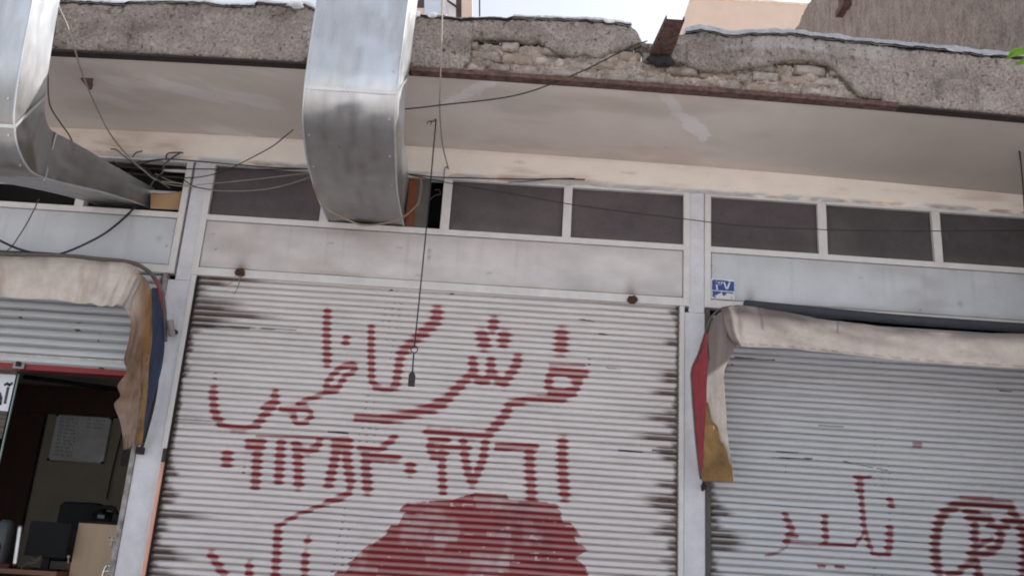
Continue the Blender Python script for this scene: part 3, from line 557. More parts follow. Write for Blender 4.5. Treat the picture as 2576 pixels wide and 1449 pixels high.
# ------------------------------------------------------------------ galvanised ducts
def duct(name, label, secs, seams, seed, dent):
    """secs: list of (xl, xr, (y,z) outer, (y,z) inner)"""
    t = Thing(name, (0.5*(secs[0][0]+secs[0][1]), 0, 3.93), label, 'duct', 'galvanised ducts')
    A = np.array([[s[0], s[1], *s[2], *s[3]] for s in secs]); A = spline(A, 10); n = len(A); K = 14
    def skin(c0, c1):      # c0, c1: (n,3) rails
        w = np.linspace(0, 1, K)[None, :, None]; return (c0[:, None]*(1-w)+c1[:, None]*w)
    OL = A[:, [0, 2, 3]]; OR = A[:, [1, 2, 3]]; IL = A[:, [0, 4, 5]]; IR = A[:, [1, 4, 5]]
    m = MB(); mks = []
    for c0, c1, nm in ((OL, OR, 'f'), (OR, IR, 'r'), (IR, IL, 'b'), (IL, OL, 'l')):
        g = skin(c0, c1); u = np.linspace(0, 1, K)[None, :]*np.ones((n, 1)); vv = np.linspace(0, 1, n)[:, None]*np.ones((1, K))
        t1 = np.gradient(g, axis=0); t2 = np.gradient(g, axis=1); nn = np.cross(t2, t1); nn /= np.linalg.norm(nn, axis=2)[..., None]+1e-9
        b = (fbm(u*1.6+seed, vv*9, seed, 2)-.5)*dent*2*np.sin(pi*u)+(fbm(u*4+seed, vv*16, seed+7, 2)-.5)*dent*.9*np.sin(pi*u)**.5+(fbm(u*9+seed, vv*30, seed+17, 2)-.5)*dent*.22*np.sin(pi*u)**.5
        g = g+nn*b[..., None]
        i = np.arange(n*K).reshape(n, K); f = np.stack([i[:-1, :-1], i[:-1, 1:], i[1:, 1:], i[1:, :-1]], -1).reshape(-1, 4)
        zz = g[..., 2].ravel(); xx = g[..., 0].ravel()
        dirt_dark = .60*smooth01(4.12, 3.88, zz)*(.85+.3*fbm(xx*3, zz*2, 4))+.16*smooth01(.45, .75, fbm(xx*45, zz*1.2, 6))*smooth01(5.2, 4.2, zz)  # low fade paints the elbow's dark reflection into the sheet; streaks are dirt
        if nm in 'rl': dirt_dark = np.maximum(dirt_dark, .9*smooth01(.42, .7, fbm(g[..., 1].ravel()*4, zz*4, 9))*smooth01(4.05, 3.9, zz))
        mks.append(np.stack([dirt_dark, 0*dirt_dark, .6*smooth01(.50, .56, fbm(xx*4, zz*2.0, 37))*smooth01(3.98, 4.06, zz)*(.6+.4*fbm(xx*40, zz*2, 3))], 1))  # third channel paints blue-white reflected patches into the sheet colour
        m.add(g.reshape(-1, 3), [tuple(q) for q in f])
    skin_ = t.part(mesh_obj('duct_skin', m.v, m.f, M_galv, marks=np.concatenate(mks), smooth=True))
    for k in seams:
        j = int(k*(n-1)); q = MB(); c = [OL[j], OR[j], IR[j], IL[j]]; ctr = sum(c)/4; tt = (A[min(j+1, n-1)]-A[j-1])
        d = np.array([0, tt[2], tt[3]]); d /= np.linalg.norm(d)+1e-9
        ring = [p+(p-ctr)/np.linalg.norm(p-ctr)*.006 for p in c]
        q.add([p-d*.010 for p in ring]+[p+d*.010 for p in ring], [(i, (i+1) % 4, (i+1) % 4+4, i+4) for i in range(4)])
        t.part(q.build('seam_band', M_galv, bevel=.002), skin_)
    for k in range(10):      # rivets along the folds
        j = int(n*(.30+.065*k)); w = .06 if k % 2 else .94
        c = OL[j]*(1-w)+OR[j]*w; tt = OL[min(j+1, n-1)]-OL[j-1]; nn = np.cross(OR[j]-OL[j], tt); nn /= np.linalg.norm(nn)+1e-9
        t.part(MB().tube([c-nn*.004, c+nn*.006], .006, seg=8, res=2).build('rivet', M_galv), skin_)
    # folded corner ridges
    for rail in (OL, OR):
        q = MB().tube(rail[::4], .0055, seg=6, res=2); t.part(q.build('corner_fold', M_galv, smooth=True), skin_)
    return t
duct('air_duct', 'large galvanised duct at centre, bending up out of the main transom window past the canopy', [
    (-1.362, -.81, (.12, 3.912), (.12, 4.29)), (-1.36, -.81, (0, 3.912), (0, 4.292)), (-1.335, -.79, (-.43, 3.872), (-.43, 4.28)), (-1.305, -.77, (-.80, 3.842), (-.78, 4.235)), (-1.277, -.745, (-1.12, 3.832), (-1.00, 4.235)),
    (-1.255, -.728, (-1.36, 3.862), (-1.14, 4.22)), (-1.240, -.720, (-1.53, 3.93), (-1.23, 4.29)), (-1.226, -.712, (-1.64, 4.075), (-1.265, 4.40)), (-1.222, -.708, (-1.665, 4.30), (-1.275, 4.52)), (-1.222, -.704, (-1.66, 4.65), (-1.28, 4.75)), (-1.222, -.698, (-1.68, 5.2), (-1.28, 5.2)), (-1.222, -.69, (-1.68, 6.0), (-1.28, 6.0))],
    (.645,), 3, .026)
duct('air_duct', 'galvanised duct at the left edge, sunlit on one side, bending up from the open window', [
    (-3.08, -2.70, (.12, 3.95), (.12, 4.13)), (-3.09, -2.70, (0, 3.94), (0, 4.10)), (-3.18, -2.735, (-.5, 3.815), (-.5, 4.02)), (-3.30, -2.765, (-1.0, 3.665), (-1.0, 3.94)), (-3.36, -2.785, (-1.23, 3.602), (-1.22, 3.90)),
    (-3.39, -2.795, (-1.37, 3.588), (-1.29, 3.915)), (-3.41, -2.803, (-1.50, 3.65), (-1.33, 3.97)), (-3.42, -2.808, (-1.57, 3.735), (-1.35, 4.05)), (-3.42, -2.811, (-1.615, 3.83), (-1.37, 4.15)), (-3.43, -2.813, (-1.66, 4.1), (-1.40, 4.35)), (-3.43, -2.815, (-1.70, 4.6), (-1.43, 4.65)), (-3.43, -2.815, (-1.72, 5.2), (-1.45, 5.2)), (-3.43, -2.815, (-1.72, 6), (-1.45, 6))],
    (.33, .60), 9, .012)

# ------------------------------------------------------------------ awnings
def loft(rows, nu, nv, wr=.006, seed=1, ws=(5, 9)):
    """rows of 3-D points (same count) -> smooth cloth grid with small folds"""
    rows = [spline(r, 8) for r in rows]; Q = np.array(rows); m = Q.shape[1]
    Q = np.stack([spline(Q[:, j], 8) for j in range(m)], 1) if len(rows) > 2 else np.stack([rows[0]+(rows[1]-rows[0])*k/10 for k in range(11)], 0)
    a, b = Q.shape[:2]; ui = np.linspace(0, b-1, nu); vi = np.linspace(0, a-1, nv)
    def samp(Q, idx, ax):
        i0 = np.floor(idx).astype(int); i1 = np.minimum(i0+1, Q.shape[ax]-1); w = (idx-i0)
        sh = [1, 1, 1]; sh[ax] = -1; w = w.reshape(sh); return np.take(Q, i0, ax)*(1-w)+np.take(Q, i1, ax)*w
    Q = samp(samp(Q, ui, 1), vi, 0)
    p = Q.reshape(-1, 3).copy(); u, v = np.meshgrid(np.linspace(0, 1, nu), np.linspace(0, 1, nv)); u = u.ravel(); v = v.ravel()
    p[:, 1] -= wr*2*(fbm(u*ws[0], v*ws[1]*.3, seed)-.5); p[:, 1] -= wr*.8*(fbm(u*ws[0]*3, v*3, seed+4)-.5)+.007*(1-2*np.abs(fbm(u*ws[0]*2.2+v*2, v*ws[1]*.7, seed+8, 2)-.5)*2)**3
    i = np.arange(nu*nv).reshape(nv, nu); f = np.stack([i[:-1, :-1], i[:-1, 1:], i[1:, 1:], i[1:, :-1]], -1).reshape(-1, 4)
    return p, f, u, v
def T3(c, pts): return [P(*c(a, b), y) for a, b, y in pts]
# left awning
aw = Thing('folded_awning', (-3.4, -.02, 3.0), 'grimy white folded awning over the open shop, with brown, gold and blue hanging side cloth', 'awning', 'folded awnings over the shops')
rows = [T3(C2, [(-900, 800, -.36), (-400, 822, -.36), (0, 846, -.36), (430, 852, -.36), (700, 880, -.36), (880, 892, -.36), (965, 925, -.36), (1010, 985, -.36)]),
        T3(C2, [(-900, 870, -.42), (-400, 890, -.42), (0, 910, -.42), (430, 920, -.42), (700, 945, -.42), (860, 965, -.42), (925, 1010, -.42), (980, 1050, -.41)]),
        T3(C2, [(-900, 1000, -.43), (-400, 1010, -.43), (0, 1030, -.43), (430, 1050, -.43), (680, 1075, -.43), (800, 1095, -.43), (880, 1130, -.42), (945, 1130, -.41)]),
        T3(C2, [(-900, 1120, -.44), (-400, 1130, -.44), (0, 1128, -.44), (430, 1160, -.43), (640, 1182, -.43), (760, 1198, -.42), (850, 1190, -.42), (920, 1235, -.41)])]
p, f, u, v = loft(rows, 150, 26, .005, 3, (7, 5))
p[:, 2] -= smooth01(.7, 1, v)*.014*(np.abs(np.sin(u*21+2*fbm(u*5, 0*u, 3)))-.3)
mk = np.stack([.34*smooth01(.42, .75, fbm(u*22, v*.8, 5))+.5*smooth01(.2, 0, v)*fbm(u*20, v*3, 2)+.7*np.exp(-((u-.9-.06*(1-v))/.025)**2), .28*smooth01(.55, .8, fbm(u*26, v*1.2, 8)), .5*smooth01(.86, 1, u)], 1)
aw.part(mesh_obj('valance', p, f, M_cloth, marks=mk, smooth=True, solid=.0015))
rows = [T3(C2, [(905, 960, -.405), (960, 965, -.40), (1010, 985, -.395), (1050, 1030, -.385)]), T3(C2, [(880, 1190, -.40), (950, 1130, -.40), (1020, 1120, -.39), (1066, 1110, -.375)]), T3(C2, [(925, 1300, -.385), (975, 1300, -.39), (1030, 1300, -.375), (1066, 1300, -.36)]),
        T3(C2, [(905, 1449, -.36), (960, 1449, -.37), (1010, 1449, -.355), (1064, 1449, -.33)]), T3(C3, [(765, 110, -.34), (820, 110, -.345), (870, 110, -.325), (908, 110, -.31)]), T3(C3, [(785, 190, -.325), (820, 190, -.325), (865, 190, -.305), (900, 190, -.29)]), T3(C3, [(728, 272, -.30), (790, 275, -.31), (850, 275, -.29), (893, 275, -.27)]), T3(C3, [(742, 335, -.285), (795, 335, -.29), (850, 335, -.27), (887, 335, -.25)]),
        T3(C3, [(705, 392, -.26), (775, 392, -.27), (840, 392, -.25), (880, 392, -.23)]), T3(C3, [(745, 500, -.21), (785, 500, -.22), (830, 500, -.20), (862, 500, -.19)]), T3(C3, [(760, 600, -.17), (785, 600, -.175), (815, 600, -.16), (842, 600, -.15)]), T3(C3, [(766, 668, -.14), (785, 664, -.145), (810, 652, -.13), (832, 642, -.12)])]
p, f, u, v = loft(rows, 34, 130, .012, 11, (4, 14))
mk = np.stack([.95*smooth01(.22, .10, v)*smooth01(.75, .2, u)+.5*smooth01(.62, .8, v)*fbm(u*4, v*14, 3), .7*smooth01(.55, .7, fbm(u*7, v*3, 21))*smooth01(.1, .3, v), .9*smooth01(.45, .8, u)*smooth01(.05, .12, v)*smooth01(.5, .2, v)*fbm(u*5, v*6, 2)*1.4], 1)
aw.part(mesh_obj('side_curtain', p, f, M_brown, marks=mk, smooth=True, solid=.0015))
rows = [T3(C2, [(1050, 1100, -.388), (1072, 1090, -.36)]), T3(C2, [(1064, 1280, -.372), (1076, 1280, -.345)]), T3(C2, [(1063, 1449, -.342), (1076, 1449, -.32)]), T3(C3, [(903, 160, -.30), (920, 160, -.285)]), T3(C3, [(886, 300, -.265), (915, 300, -.24)]), T3(C3, [(862, 450, -.21), (898, 450, -.19)]), T3(C3, [(832, 640, -.125), (880, 640, -.11)])]
p, f, u, v = loft(rows, 8, 60, .002, 5); aw.part(mesh_obj('gold_strip', p, f, M_gold, smooth=True, solid=.0015))
rows = [T3(C2, [(1070, 1075, -.352), (1092, 1070, -.26), (1115, 1075, -.16)]), T3(C2, [(1072, 1250, -.34), (1105, 1240, -.22), (1150, 1240, -.08)]), T3(C2, [(1072, 1449, -.318), (1115, 1449, -.20), (1165, 1449, -.05)]), T3(C3, [(914, 160, -.285), (955, 160, -.18), (1000, 160, -.05)]), T3(C3, [(912, 300, -.24), (940, 300, -.16), (965, 300, -.05)]), T3(C3, [(897, 450, -.19), (915, 450, -.12), (928, 450, -.05)]), T3(C3, [(878, 600, -.12), (886, 600, -.09), (893, 600, -.05)])]
p, f, u, v = loft(rows, 20, 60, .006, 6, (6, 8)); aw.part(mesh_obj('blue_side_cloth', p, f, M_blue, smooth=True, solid=.0015))
rows = [T3(C2, [(1085, 1010, -.24), (1122, 1010, -.10)]), T3(C2, [(1112, 1070, -.20), (1148, 1080, -.06)]), T3(C2, [(1128, 1140, -.13), (1158, 1150, -.04)]), T3(C2, [(1144, 1210, -.09), (1160, 1230, -.03)]), T3(C2, [(1152, 1300, -.07), (1162, 1300, -.03)])]
p, f, u, v = loft(rows, 8, 30, .003, 7); aw.part(mesh_obj('red_side_cloth', p, f, M_red, smooth=True, solid=.0015))
m = MB(); m.tube(T3(C2, [(-900, 780, -.30), (-300, 805, -.28), (0, 832, -.26), (430, 843, -.26), (700, 868, -.26), (880, 884, -.25), (990, 915, -.22), (1080, 985, -.17), (1130, 1070, -.11), (1155, 1170, -.06), (1166, 1300, -.035), (1168, 1449, -.03)]), .015, seg=8)
aw.part(m.build('top_hem', M_hem, smooth=True))
m = MB(); m.tube(T3(C3, [(1000, 0, -.04), (960, 330, -.035), (905, 560, -.03), (875, 660, -.025), (868, 685, -.02)]), .010)
m.box(*(lambda q: (q[0]-.02, q[0]+.02, -.05, .004, q[2]-.025, q[2]+.02))(P(*C3(868, 672), -.02))); aw.part(m.build('folding_arm', M_steelgap))
m = MB(); m.tube(T3(C2, [(-900, 750, -.10), (-300, 785, -.10), (0, 826, -.09), (250, 836, -.09), (600, 862, -.09)]), .022, seg=8); aw.part(m.build('dark_roll', M_navy, smooth=True))  # dark tube along the top, behind the valance
# right awning
aw = Thing('folded_awning', (2.4, -.02, 3.0), 'cream folded awning along the right-hand shutter, with red and mustard hanging side cloth', 'awning', 'folded awnings over the shops')
rows = [T3(R1, [(250, 238, -.36), (300, 226, -.36), (360, 223, -.36), (560, 256, -.36), (700, 284, -.36), (850, 302, -.36), (1100, 331, -.36), (1300, 346, -.36), (1624, 352, -.36), (2000, 366, -.36)]),
        T3(R1, [(262, 290, -.42), (318, 285, -.43), (380, 288, -.43), (560, 310, -.43), (700, 335, -.43), (850, 352, -.43), (1100, 378, -.43), (1300, 392, -.43), (1624, 404, -.43), (2000, 420, -.43)]),
        T3(R1, [(285, 360, -.42), (326, 352, -.43), (382, 356, -.44), (560, 372, -.45), (700, 390, -.45), (850, 405, -.45), (1100, 430, -.45), (1300, 446, -.45), (1624, 458, -.45), (2000, 474, -.45)]),
        T3(R1, [(318, 400, -.41), (345, 412, -.42), (385, 414, -.43), (560, 420, -.44), (700, 436, -.44), (850, 452, -.44), (1080, 476, -.44), (1300, 492, -.44), (1624, 512, -.44), (2000, 530, -.44)])]
p, f, u, v = loft(rows, 170, 26, .009, 31, (9, 5))
p[:, 1] -= .014*np.exp(-((v-.25-1.6*(u-.1))/.12)**2)*(u < .7)
mk = np.stack([.75*smooth01(.35, .05, v)*smooth01(.3, .6, fbm(u*8, v*2, 4))+.55*np.exp(-((u-.145)/.028)**2)*smooth01(.1, .6, 1-v)+.75*np.exp(-((v-.10-1.1*(u-.27))/.15)**2)*smooth01(.24, .3, u)*smooth01(.8, .5, u)*fbm(u*7, v*3, 9)+.5*np.exp(-((v-.1-2.2*(u-.17))/.2)**2)*smooth01(.14, .18, u)*smooth01(.36, .3, u), .2*smooth01(.6, .8, fbm(u*10, v*3, 5)), .9*smooth01(.085, .06, u-.02*v)*(.6+.6*fbm(u*60, v*2, 17))+.6*np.maximum((np.abs(u-.262) < .0018)*(v < .55), np.maximum((np.abs(u-.51) < .0018)*(v < .4), .7*(np.abs(v-.93) < .02)*(np.sin(u*900) > -.3)))+.35*smooth01(.9, 1, v)*fbm(u*30, v, 3)], 1)  # fold and corner shade painted in, beside stains, seams and stitching
aw.part(mesh_obj('valance', p, f, M_cloth, marks=mk, smooth=True, solid=.0015))
rows = [T3(R1, [(205, 300, -.20), (235, 262, -.30), (270, 245, -.36), (305, 240, -.385)]), T3(R1, [(192, 365, -.22), (228, 350, -.31), (268, 350, -.38), (322, 385, -.40)]), T3(R1, [(196, 440, -.24), (222, 440, -.31), (262, 440, -.36), (303, 435, -.38)]), T3(R1, [(190, 520, -.23), (215, 520, -.28), (245, 520, -.33), (266, 520, -.35)]), T3(R1, [(186, 600, -.22), (212, 600, -.26), (245, 600, -.31), (268, 600, -.33)]),
        T3(R1, [(184, 700, -.19), (212, 700, -.24), (245, 700, -.27), (274, 700, -.29)]), T3(R1, [(178, 820, -.16), (210, 820, -.20), (248, 820, -.23), (283, 820, -.25)]), T3(R1, [(172, 940, -.12), (215, 940, -.15), (258, 940, -.18), (299, 940, -.20)]), T3(R1, [(166, 1018, -.09), (215, 1020, -.12), (262, 1022, -.15), (311, 1024, -.17)])]
p, f, u, v = loft(rows, 30, 90, .008, 41, (4, 8))
mk = np.stack([.92*smooth01(.44, .40, v+.10*u+.03*(fbm(u*5, v*9, 3)-.5))*(.75+.4*fbm(u*9, v*2, 13)), .25*smooth01(.5, .8, fbm(u*4, v*7, 5)), .55*smooth01(.35, .1, v)*smooth01(.45, .8, u)], 1)  # upper leg painted dark as corner shade; lower blotches are stains
aw.part(mesh_obj('side_curtain', p, f, M_cloth, marks=mk, smooth=True, solid=.0015))
rows = [T3(R1, [(184, 660, -.205), (190, 665, -.215)]), T3(R1, [(180, 740, -.195), (206, 742, -.245)]), T3(R1, [(177, 772, -.185), (234, 770, -.245)]), T3(R1, [(174, 830, -.175), (245, 828, -.25)]), T3(R1, [(172, 868, -.165), (270, 868, -.25)]), T3(R1, [(170, 930, -.145), (284, 928, -.235)]), T3(R1, [(167, 962, -.135), (300, 962, -.225)]), T3(R1, [(163, 1022, -.11), (307, 1024, -.20)])]
p, f, u, v = loft(rows, 20, 50, .006, 42); aw.part(mesh_obj('mustard_lining', p, f, M_gold, smooth=True, solid=.0015))
rows = [T3(R1, [(178, 345, -.10), (193, 350, -.20)]), T3(R1, [(152, 445, -.05), (188, 430, -.22)]), T3(R1, [(121, 512, -.03), (156, 510, -.12), (193, 510, -.23)])[::2], T3(R1, [(121, 590, -.03), (190, 590, -.22)]), T3(R1, [(134, 760, -.03), (183, 760, -.18)]), T3(R1, [(146, 900, -.03), (173, 900, -.13)]), T3(R1, [(156, 995, -.03), (163, 1000, -.09)])]
p, f, u, v = loft(rows, 16, 50, .006, 43, (5, 3)); aw.part(mesh_obj('red_side_cloth', p, f, M_red, smooth=True, solid=.0015))
rows = [T3(R1, [(208, 315, -.215), (220, 320, -.235)]), T3(R1, [(198, 400, -.235), (210, 400, -.255)]), T3(R1, [(194, 470, -.245), (200, 470, -.255)])]
p, f, u, v = loft(rows, 6, 20, .001, 44); aw.part(mesh_obj('gold_strip', p, f, M_gold, smooth=True, solid=.0015))
m = MB(); m.tube(T3(R1, [(300, 228, -.35), (248, 240, -.30), (210, 275, -.24), (184, 335, -.14), (150, 440, -.06), (119, 515, -.03), (120, 600, -.03), (135, 800, -.03), (152, 960, -.03), (160, 1010, -.03)]), .007, seg=6); aw.part(m.build('top_hem', M_hem, smooth=True))
m = MB(); m.tube(T3(R1, [(360, 221, -.20), (560, 240, -.15), (850, 268, -.15), (1100, 290, -.15), (1624, 326, -.15), (2100, 350, -.15)]), .034, seg=10); aw.part(m.build('dark_roll', M_navy, smooth=True))
m = MB(); q = P(*R1(167, 1045), -.02); m.tube([(q[0]+.0, -.06, q[2]+.08), (q[0], -.05, q[2]), (q[0], -.02, q[2]-.02)], .010); m.tube([(q[0]-.014, -.055, q[2]+.012), (q[0]+.014, -.055, q[2]+.012), (q[0]+.014, -.055, q[2]-.014), (q[0]-.014, -.055, q[2]-.014), (q[0]-.014, -.055, q[2]+.012)], .004, res=2); aw.part(m.build('folding_arm', M_steelgap))

# ------------------------------------------------------------------ blue number plate
def strokes_mesh(lines, w, y, name, m, th=.0015):
    q = MB()
    for ln in lines:
        for a, b in zip(ln[:-1], ln[1:]):
            a = np.array(a); b = np.array(b); d = b-a; L = np.linalg.norm(d)+1e-9; d = d/L; n = np.array([-d[1], d[0]])*w/2; e = d*w*.3
            c = [a-e-n, b+e-n, b+e+n, a-e+n]; q.prism([(k[0], y, k[1]) for k in c], (0, -th, 0))
    return q.build(name, m)
npz = Thing('number_plate', (1.503, -.004, 3.505), 'small blue number plate reading 37 in Persian digits, lower half scratched white', 'number plate')
X0, X1, Z0, Z1 = 1.418, 1.584, 3.508, 3.656
M_pl = mat('white_plate_edge', srgb(220, 220, 222), .5); M_bl = mat('blue_enamel', srgb(38, 66, 140), .4, noise=30, amp=.25)
npz.part(MB().box(X0, X1, -.008, .002, Z0, Z1).build('plate', M_pl, bevel=.001))
rag = [(X0+.006, Z1-.012), (X0+.02, Z1-.006), (X0+.035, Z1-.009), (X0+.07, Z1-.007), (X0+.11, Z1-.010), (X0+.13, Z1-.015), (X0+.15, Z1-.013), (X1-.004, Z1-.012), (X1-.004, Z0+.062), (X0+.09, Z0+.062), (X0+.005, Z0+.063)]
nbf = npz.part(MB().prism([(a, -.009, b) for a, b in rag], (0, -.0015, 0)).build('blue_field', M_bl))
q = MB()
for pl in ([(.005, .056), (.06, .056), (.075, .048), (.06, .040), (.045, .036), (.04, .028), (.02, .022), (.03, .014), (.012, .010), (.006, .022), (.010, .036)], [(.075, .054), (.150, .054), (.158, .044), (.11, .047), (.10, .030), (.085, .024), (.078, .036)], [(.012, .012), (.038, .012), (.028, .006)], [(.140, .018), (.146, .018), (.150, .008), (.144, .008)]):
    q.prism([(X0+a, -.009, Z0+b) for a, b in pl], (0, -.0012, 0))
npz.part(q.build('scratched_blue_field', M_bl))
cx, cz = X0+.085, Z0+.098
npz.part(strokes_mesh([[(cx-.044, cz-.030), (cx-.050, cz+.026)], [(cx-.050, cz+.022), (cx-.046, cz+.010), (cx-.036, cz+.008), (cx-.031, cz+.024)], [(cx-.032, cz+.012), (cx-.022, cz+.008), (cx-.014, cz+.012), (cx-.011, cz+.026)], [(cx+.006, cz+.026), (cx+.025, cz-.030), (cx+.045, cz+.026)]], .0105, -.0108, 'numerals', M_pl), nbf)

# ------------------------------------------------------------------ scupper, hook, pipes
sc = Thing('roof_scupper', (.86, -1.1, 4.75), 'rusty sheet-metal spout jutting from the notch in the canopy edge', 'roof spout')
q = MB(); zc = 4.752
def ring(y, w, h, dx): return [(dx-w, y, zc), (dx+w, y, zc), (dx+w, y, zc+h), (dx+w-.006, y, zc+h), (dx+w-.006, y, zc+.006), (dx-w+.006, y, zc+.006), (dx-w+.006, y, zc+h), (dx-w, y, zc+h)]
r0, r1, r2 = ring(-.85, .068, .06, .845), ring(-1.12, .066, .05, .852), ring(-1.50, .056, .03, .868)
q.add(r0+r1+r2, [(i, (i+1) % 8, (i+1) % 8+8, i+8) for i in range(8)]+[(i+8, (i+1) % 8+8, (i+1) % 8+16, i+16) for i in range(8)]); sc.part(q.build('trough', M_rust, bevel=.002))
gv, gf = grid(18, 12, lambda u, v: np.stack([.85+.085*np.cos(2*pi*u)*np.sin(pi*v), -1.10+.045*np.sin(2*pi*u)*np.sin(pi*v), 4.722+.04*np.cos(pi*v)], 1))
gv += .03*(np.stack([fbm(gv[:, 0]*30+k*7, gv[:, 2]*30, k) for k in range(3)], 1)-.5); gv = gv.reshape(12, 18, 3); gv[:, -1] = gv[:, 0]; gv[0] = gv[0].mean(0); gv[-1] = gv[-1].mean(0); gv = gv.reshape(-1, 3)
q = MB().add(gv, [tuple(t) for t in gf])
sc.part(q.build('tar_clot', M_felt))
h = PZ(222, 195, zs(-2.6)); hk = Thing('torn_bracket', (h[0], h[1], h[2]), 'torn rusty scrap hanging from the soffit near the left duct', 'metal scrap')
yk = h[1]
def Q1(pts): return [P(*C1(a, b), yk) for a, b in pts]
hk.part(MB().prism(Q1([(635, 455), (670, 450), (676, 470), (660, 540), (650, 575), (655, 590), (645, 632), (620, 630), (600, 600), (570, 560), (572, 540), (600, 530), (585, 505), (610, 498)]), (.0, .012, 0)).build('scrap', M_rust))
hk.part(MB().prism(Q1([(638, 458), (664, 455), (655, 500), (632, 540), (618, 520), (630, 490)]), (0, -.006, 0)).build('pale_flap', mat('bleached_scrap', srgb(176, 160, 146), .9, noise=30, amp=.4)))
hk.part(MB().tube([P(*C1(652, 470), yk), P(*C1(655, 440), yk)+np.array([0, 0, .0]), (h[0]+.02, yk, 4.54)], .004).build('wire', M_rust))
q = P(*C2(1210, 1355), -.03); pp = Thing('pipe_stub', (q[0], -.03, q[2]), 'short grey open pipe stub on the post beside the blue awning cloth', 'pipe stub')
m = MB(); a0 = P(*C2(1200, 1300), -.08); a1 = P(*C2(1218, 1410), -.06); d = (a0-a1)/np.linalg.norm(a0-a1)
vs = []; n = 14
for c, r in ((a1, .023), (a0, .025), (a0, .019), (a0-d*.05, .017)):
    e1 = np.cross(d, [0, 1, 0]); e1 /= np.linalg.norm(e1); e2 = np.cross(d, e1)
    vs += [c+r*(cos(2*pi*k/n)*e1+sin(2*pi*k/n)*e2) for k in range(n)]
m.add(vs, [(j*n+k, j*n+(k+1) % n, (j+1)*n+(k+1) % n, (j+1)*n+k) for j in range(3) for k in range(n)]+[tuple(range(n)), tuple(range(3*n, 4*n))])
pp.part(m.build('tube', mat('grey_stub', srgb(150, 140, 136), .7, noise=20, amp=.3), smooth=False)); pp.part(MB().box(a1[0]-.012, a1[0]+.012, -.045, .007, a1[2]+.03, a1[2]+.05).build('clip', M_steelgap))
pk = Thing('salmon_pipe', (-2.236, -.02, .3), 'thin salmon-pink upright pipe with a black end, against the main shutter rail', 'pipe')
pk.part(MB().tube([(-2.239, -.018, .3), (-2.239, -.018, 1.2), (-2.239, -.018, 2.125)], .0115, seg=10).build('pipe', M_pink, smooth=True)); pk.part(MB().tube([(-2.239, -.018, 2.125), (-2.239, -.018, 2.17), (-2.240, -.018, 2.215)], .0135, seg=10).build('black_sleeve', M_cable, smooth=True))

# ------------------------------------------------------------------ cables
def cable(pts, r, m, label, cat='cable', group='cables strung along the shopfronts', name='cable'):
    o = MB().tube(pts, r, seg=6, res=8).build(name, m, smooth=True); return tag(o, label, cat, group)
def cc(c, *pts): return [P(*c(a, b), y) for a, b, y in pts]
cable(cc(C1, (400, -60, -1.25), (415, 45, -1.25), (470, 170, -1.22), (505, 270, -1.2), (530, 350, -1.16), (560, 460, -1.05), (620, 620, -.85), (700, 800, -.6), (780, 950, -.4), (900, 1100, -.2), (1010, 1200, -.1), (1110, 1275, -.05), (1280, 1300, -.03)), .0050, M_cable_pale, 'pale cord dropping from the canopy edge beside the left duct to the window tangle')
cable(cc(C1, (350, -40, -1.3), (365, 0, -1.3), (400, 80, -1.25), (395, 210, -1.22), (365, 320, -1.2), (345, 430, -1.18), (340, 560, -1.15), (352, 740, -1.1), (420, 860, -.95), (490, 960, -.8), (520, 1030, -.7), (548, 1110, -.62)), .0048, M_cable_brown, 'brown cable hanging down just right of the left duct')
cable(cc(B5, (2120, -60, -.9), (2040, 5, -.8), (1900, 110, -.55), (1600, 268, -.1), (1450, 335, -.07), (1250, 382, -.06), (1050, 390, -.06), (830, 372, -.06), (600, 358, -.05), (530, 345, -.05)), .0042, M_cable, 'black cable rising from the window tangle to behind the middle duct')
cable(cc(B5, (440, 285, -.05), (600, 255, -.05), (920, 216, -.05), (1300, 243, -.05), (1600, 268, -.05), (1900, 292, -.05), (2260, 306, -.05)), .0048, M_cable, 'upper black cable running level along the window tops to the middle duct')
cable(cc(B5, (460, 288, -.04), (750, 304, -.04), (1200, 308, -.04), (1700, 312, -.04), (2260, 308, -.04)), .0045, M_cable, 'straight black cable just below the upper one, across the white post')
cable(cc(B5, (2280, 345, -.09), (2100, 365, -.08), (1800, 400, -.07), (1500, 432, -.06), (1250, 455, -.05), (1150, 470, -.05), (1000, 462, -.05), (880, 435, -.05), (820, 395, -.05)), .0032, M_cable_pale, 'thin pale wire, upper of the two sagging to the middle duct')
cable(cc(B5, (2280, 385, -.09), (2100, 445, -.08), (1900, 492, -.07), (1700, 512, -.06), (1500, 515, -.06), (1350, 505, -.05), (1180, 478, -.05), (1090, 450, -.05), (960, 420, -.05), (820, 350, -.05)), .0032, M_cable_pale, 'thin pale wire, lower of the two sagging to the middle duct')
cable(cc(C2, (-60, 700, -.3), (0, 737, -.28), (150, 802, -.22), (320, 836, -.16), (430, 830, -.12), (600, 762, -.08), (750, 680, -.06), (880, 575, -.04), (955, 498, -.02), (975, 470, .02)), .0085, M_cable, 'thick black cable swagging over the left sign panel above the awning')
cable(cc(C2, (275, 445, -.3), (240, 520, -.2), (180, 632, -.12), (90, 770, -.10), (45, 812, -.10)), .0042, M_cable_brown, 'thin cable slanting down the left sign panel from the duct')
cable(cc(C4, (345, 1120, -1.0), (390, 1220, -.85), (450, 1282, -.8), (570, 1340, -.75), (650, 1366, -.72), (750, 1360, -.65), (870, 1330, -.5), (950, 1270, -.3), (985, 1220, -.15), (1000, 1100, -.06), (985, 1085, -.03)), .0055, M_twine, 'tan cord looped under the middle duct')
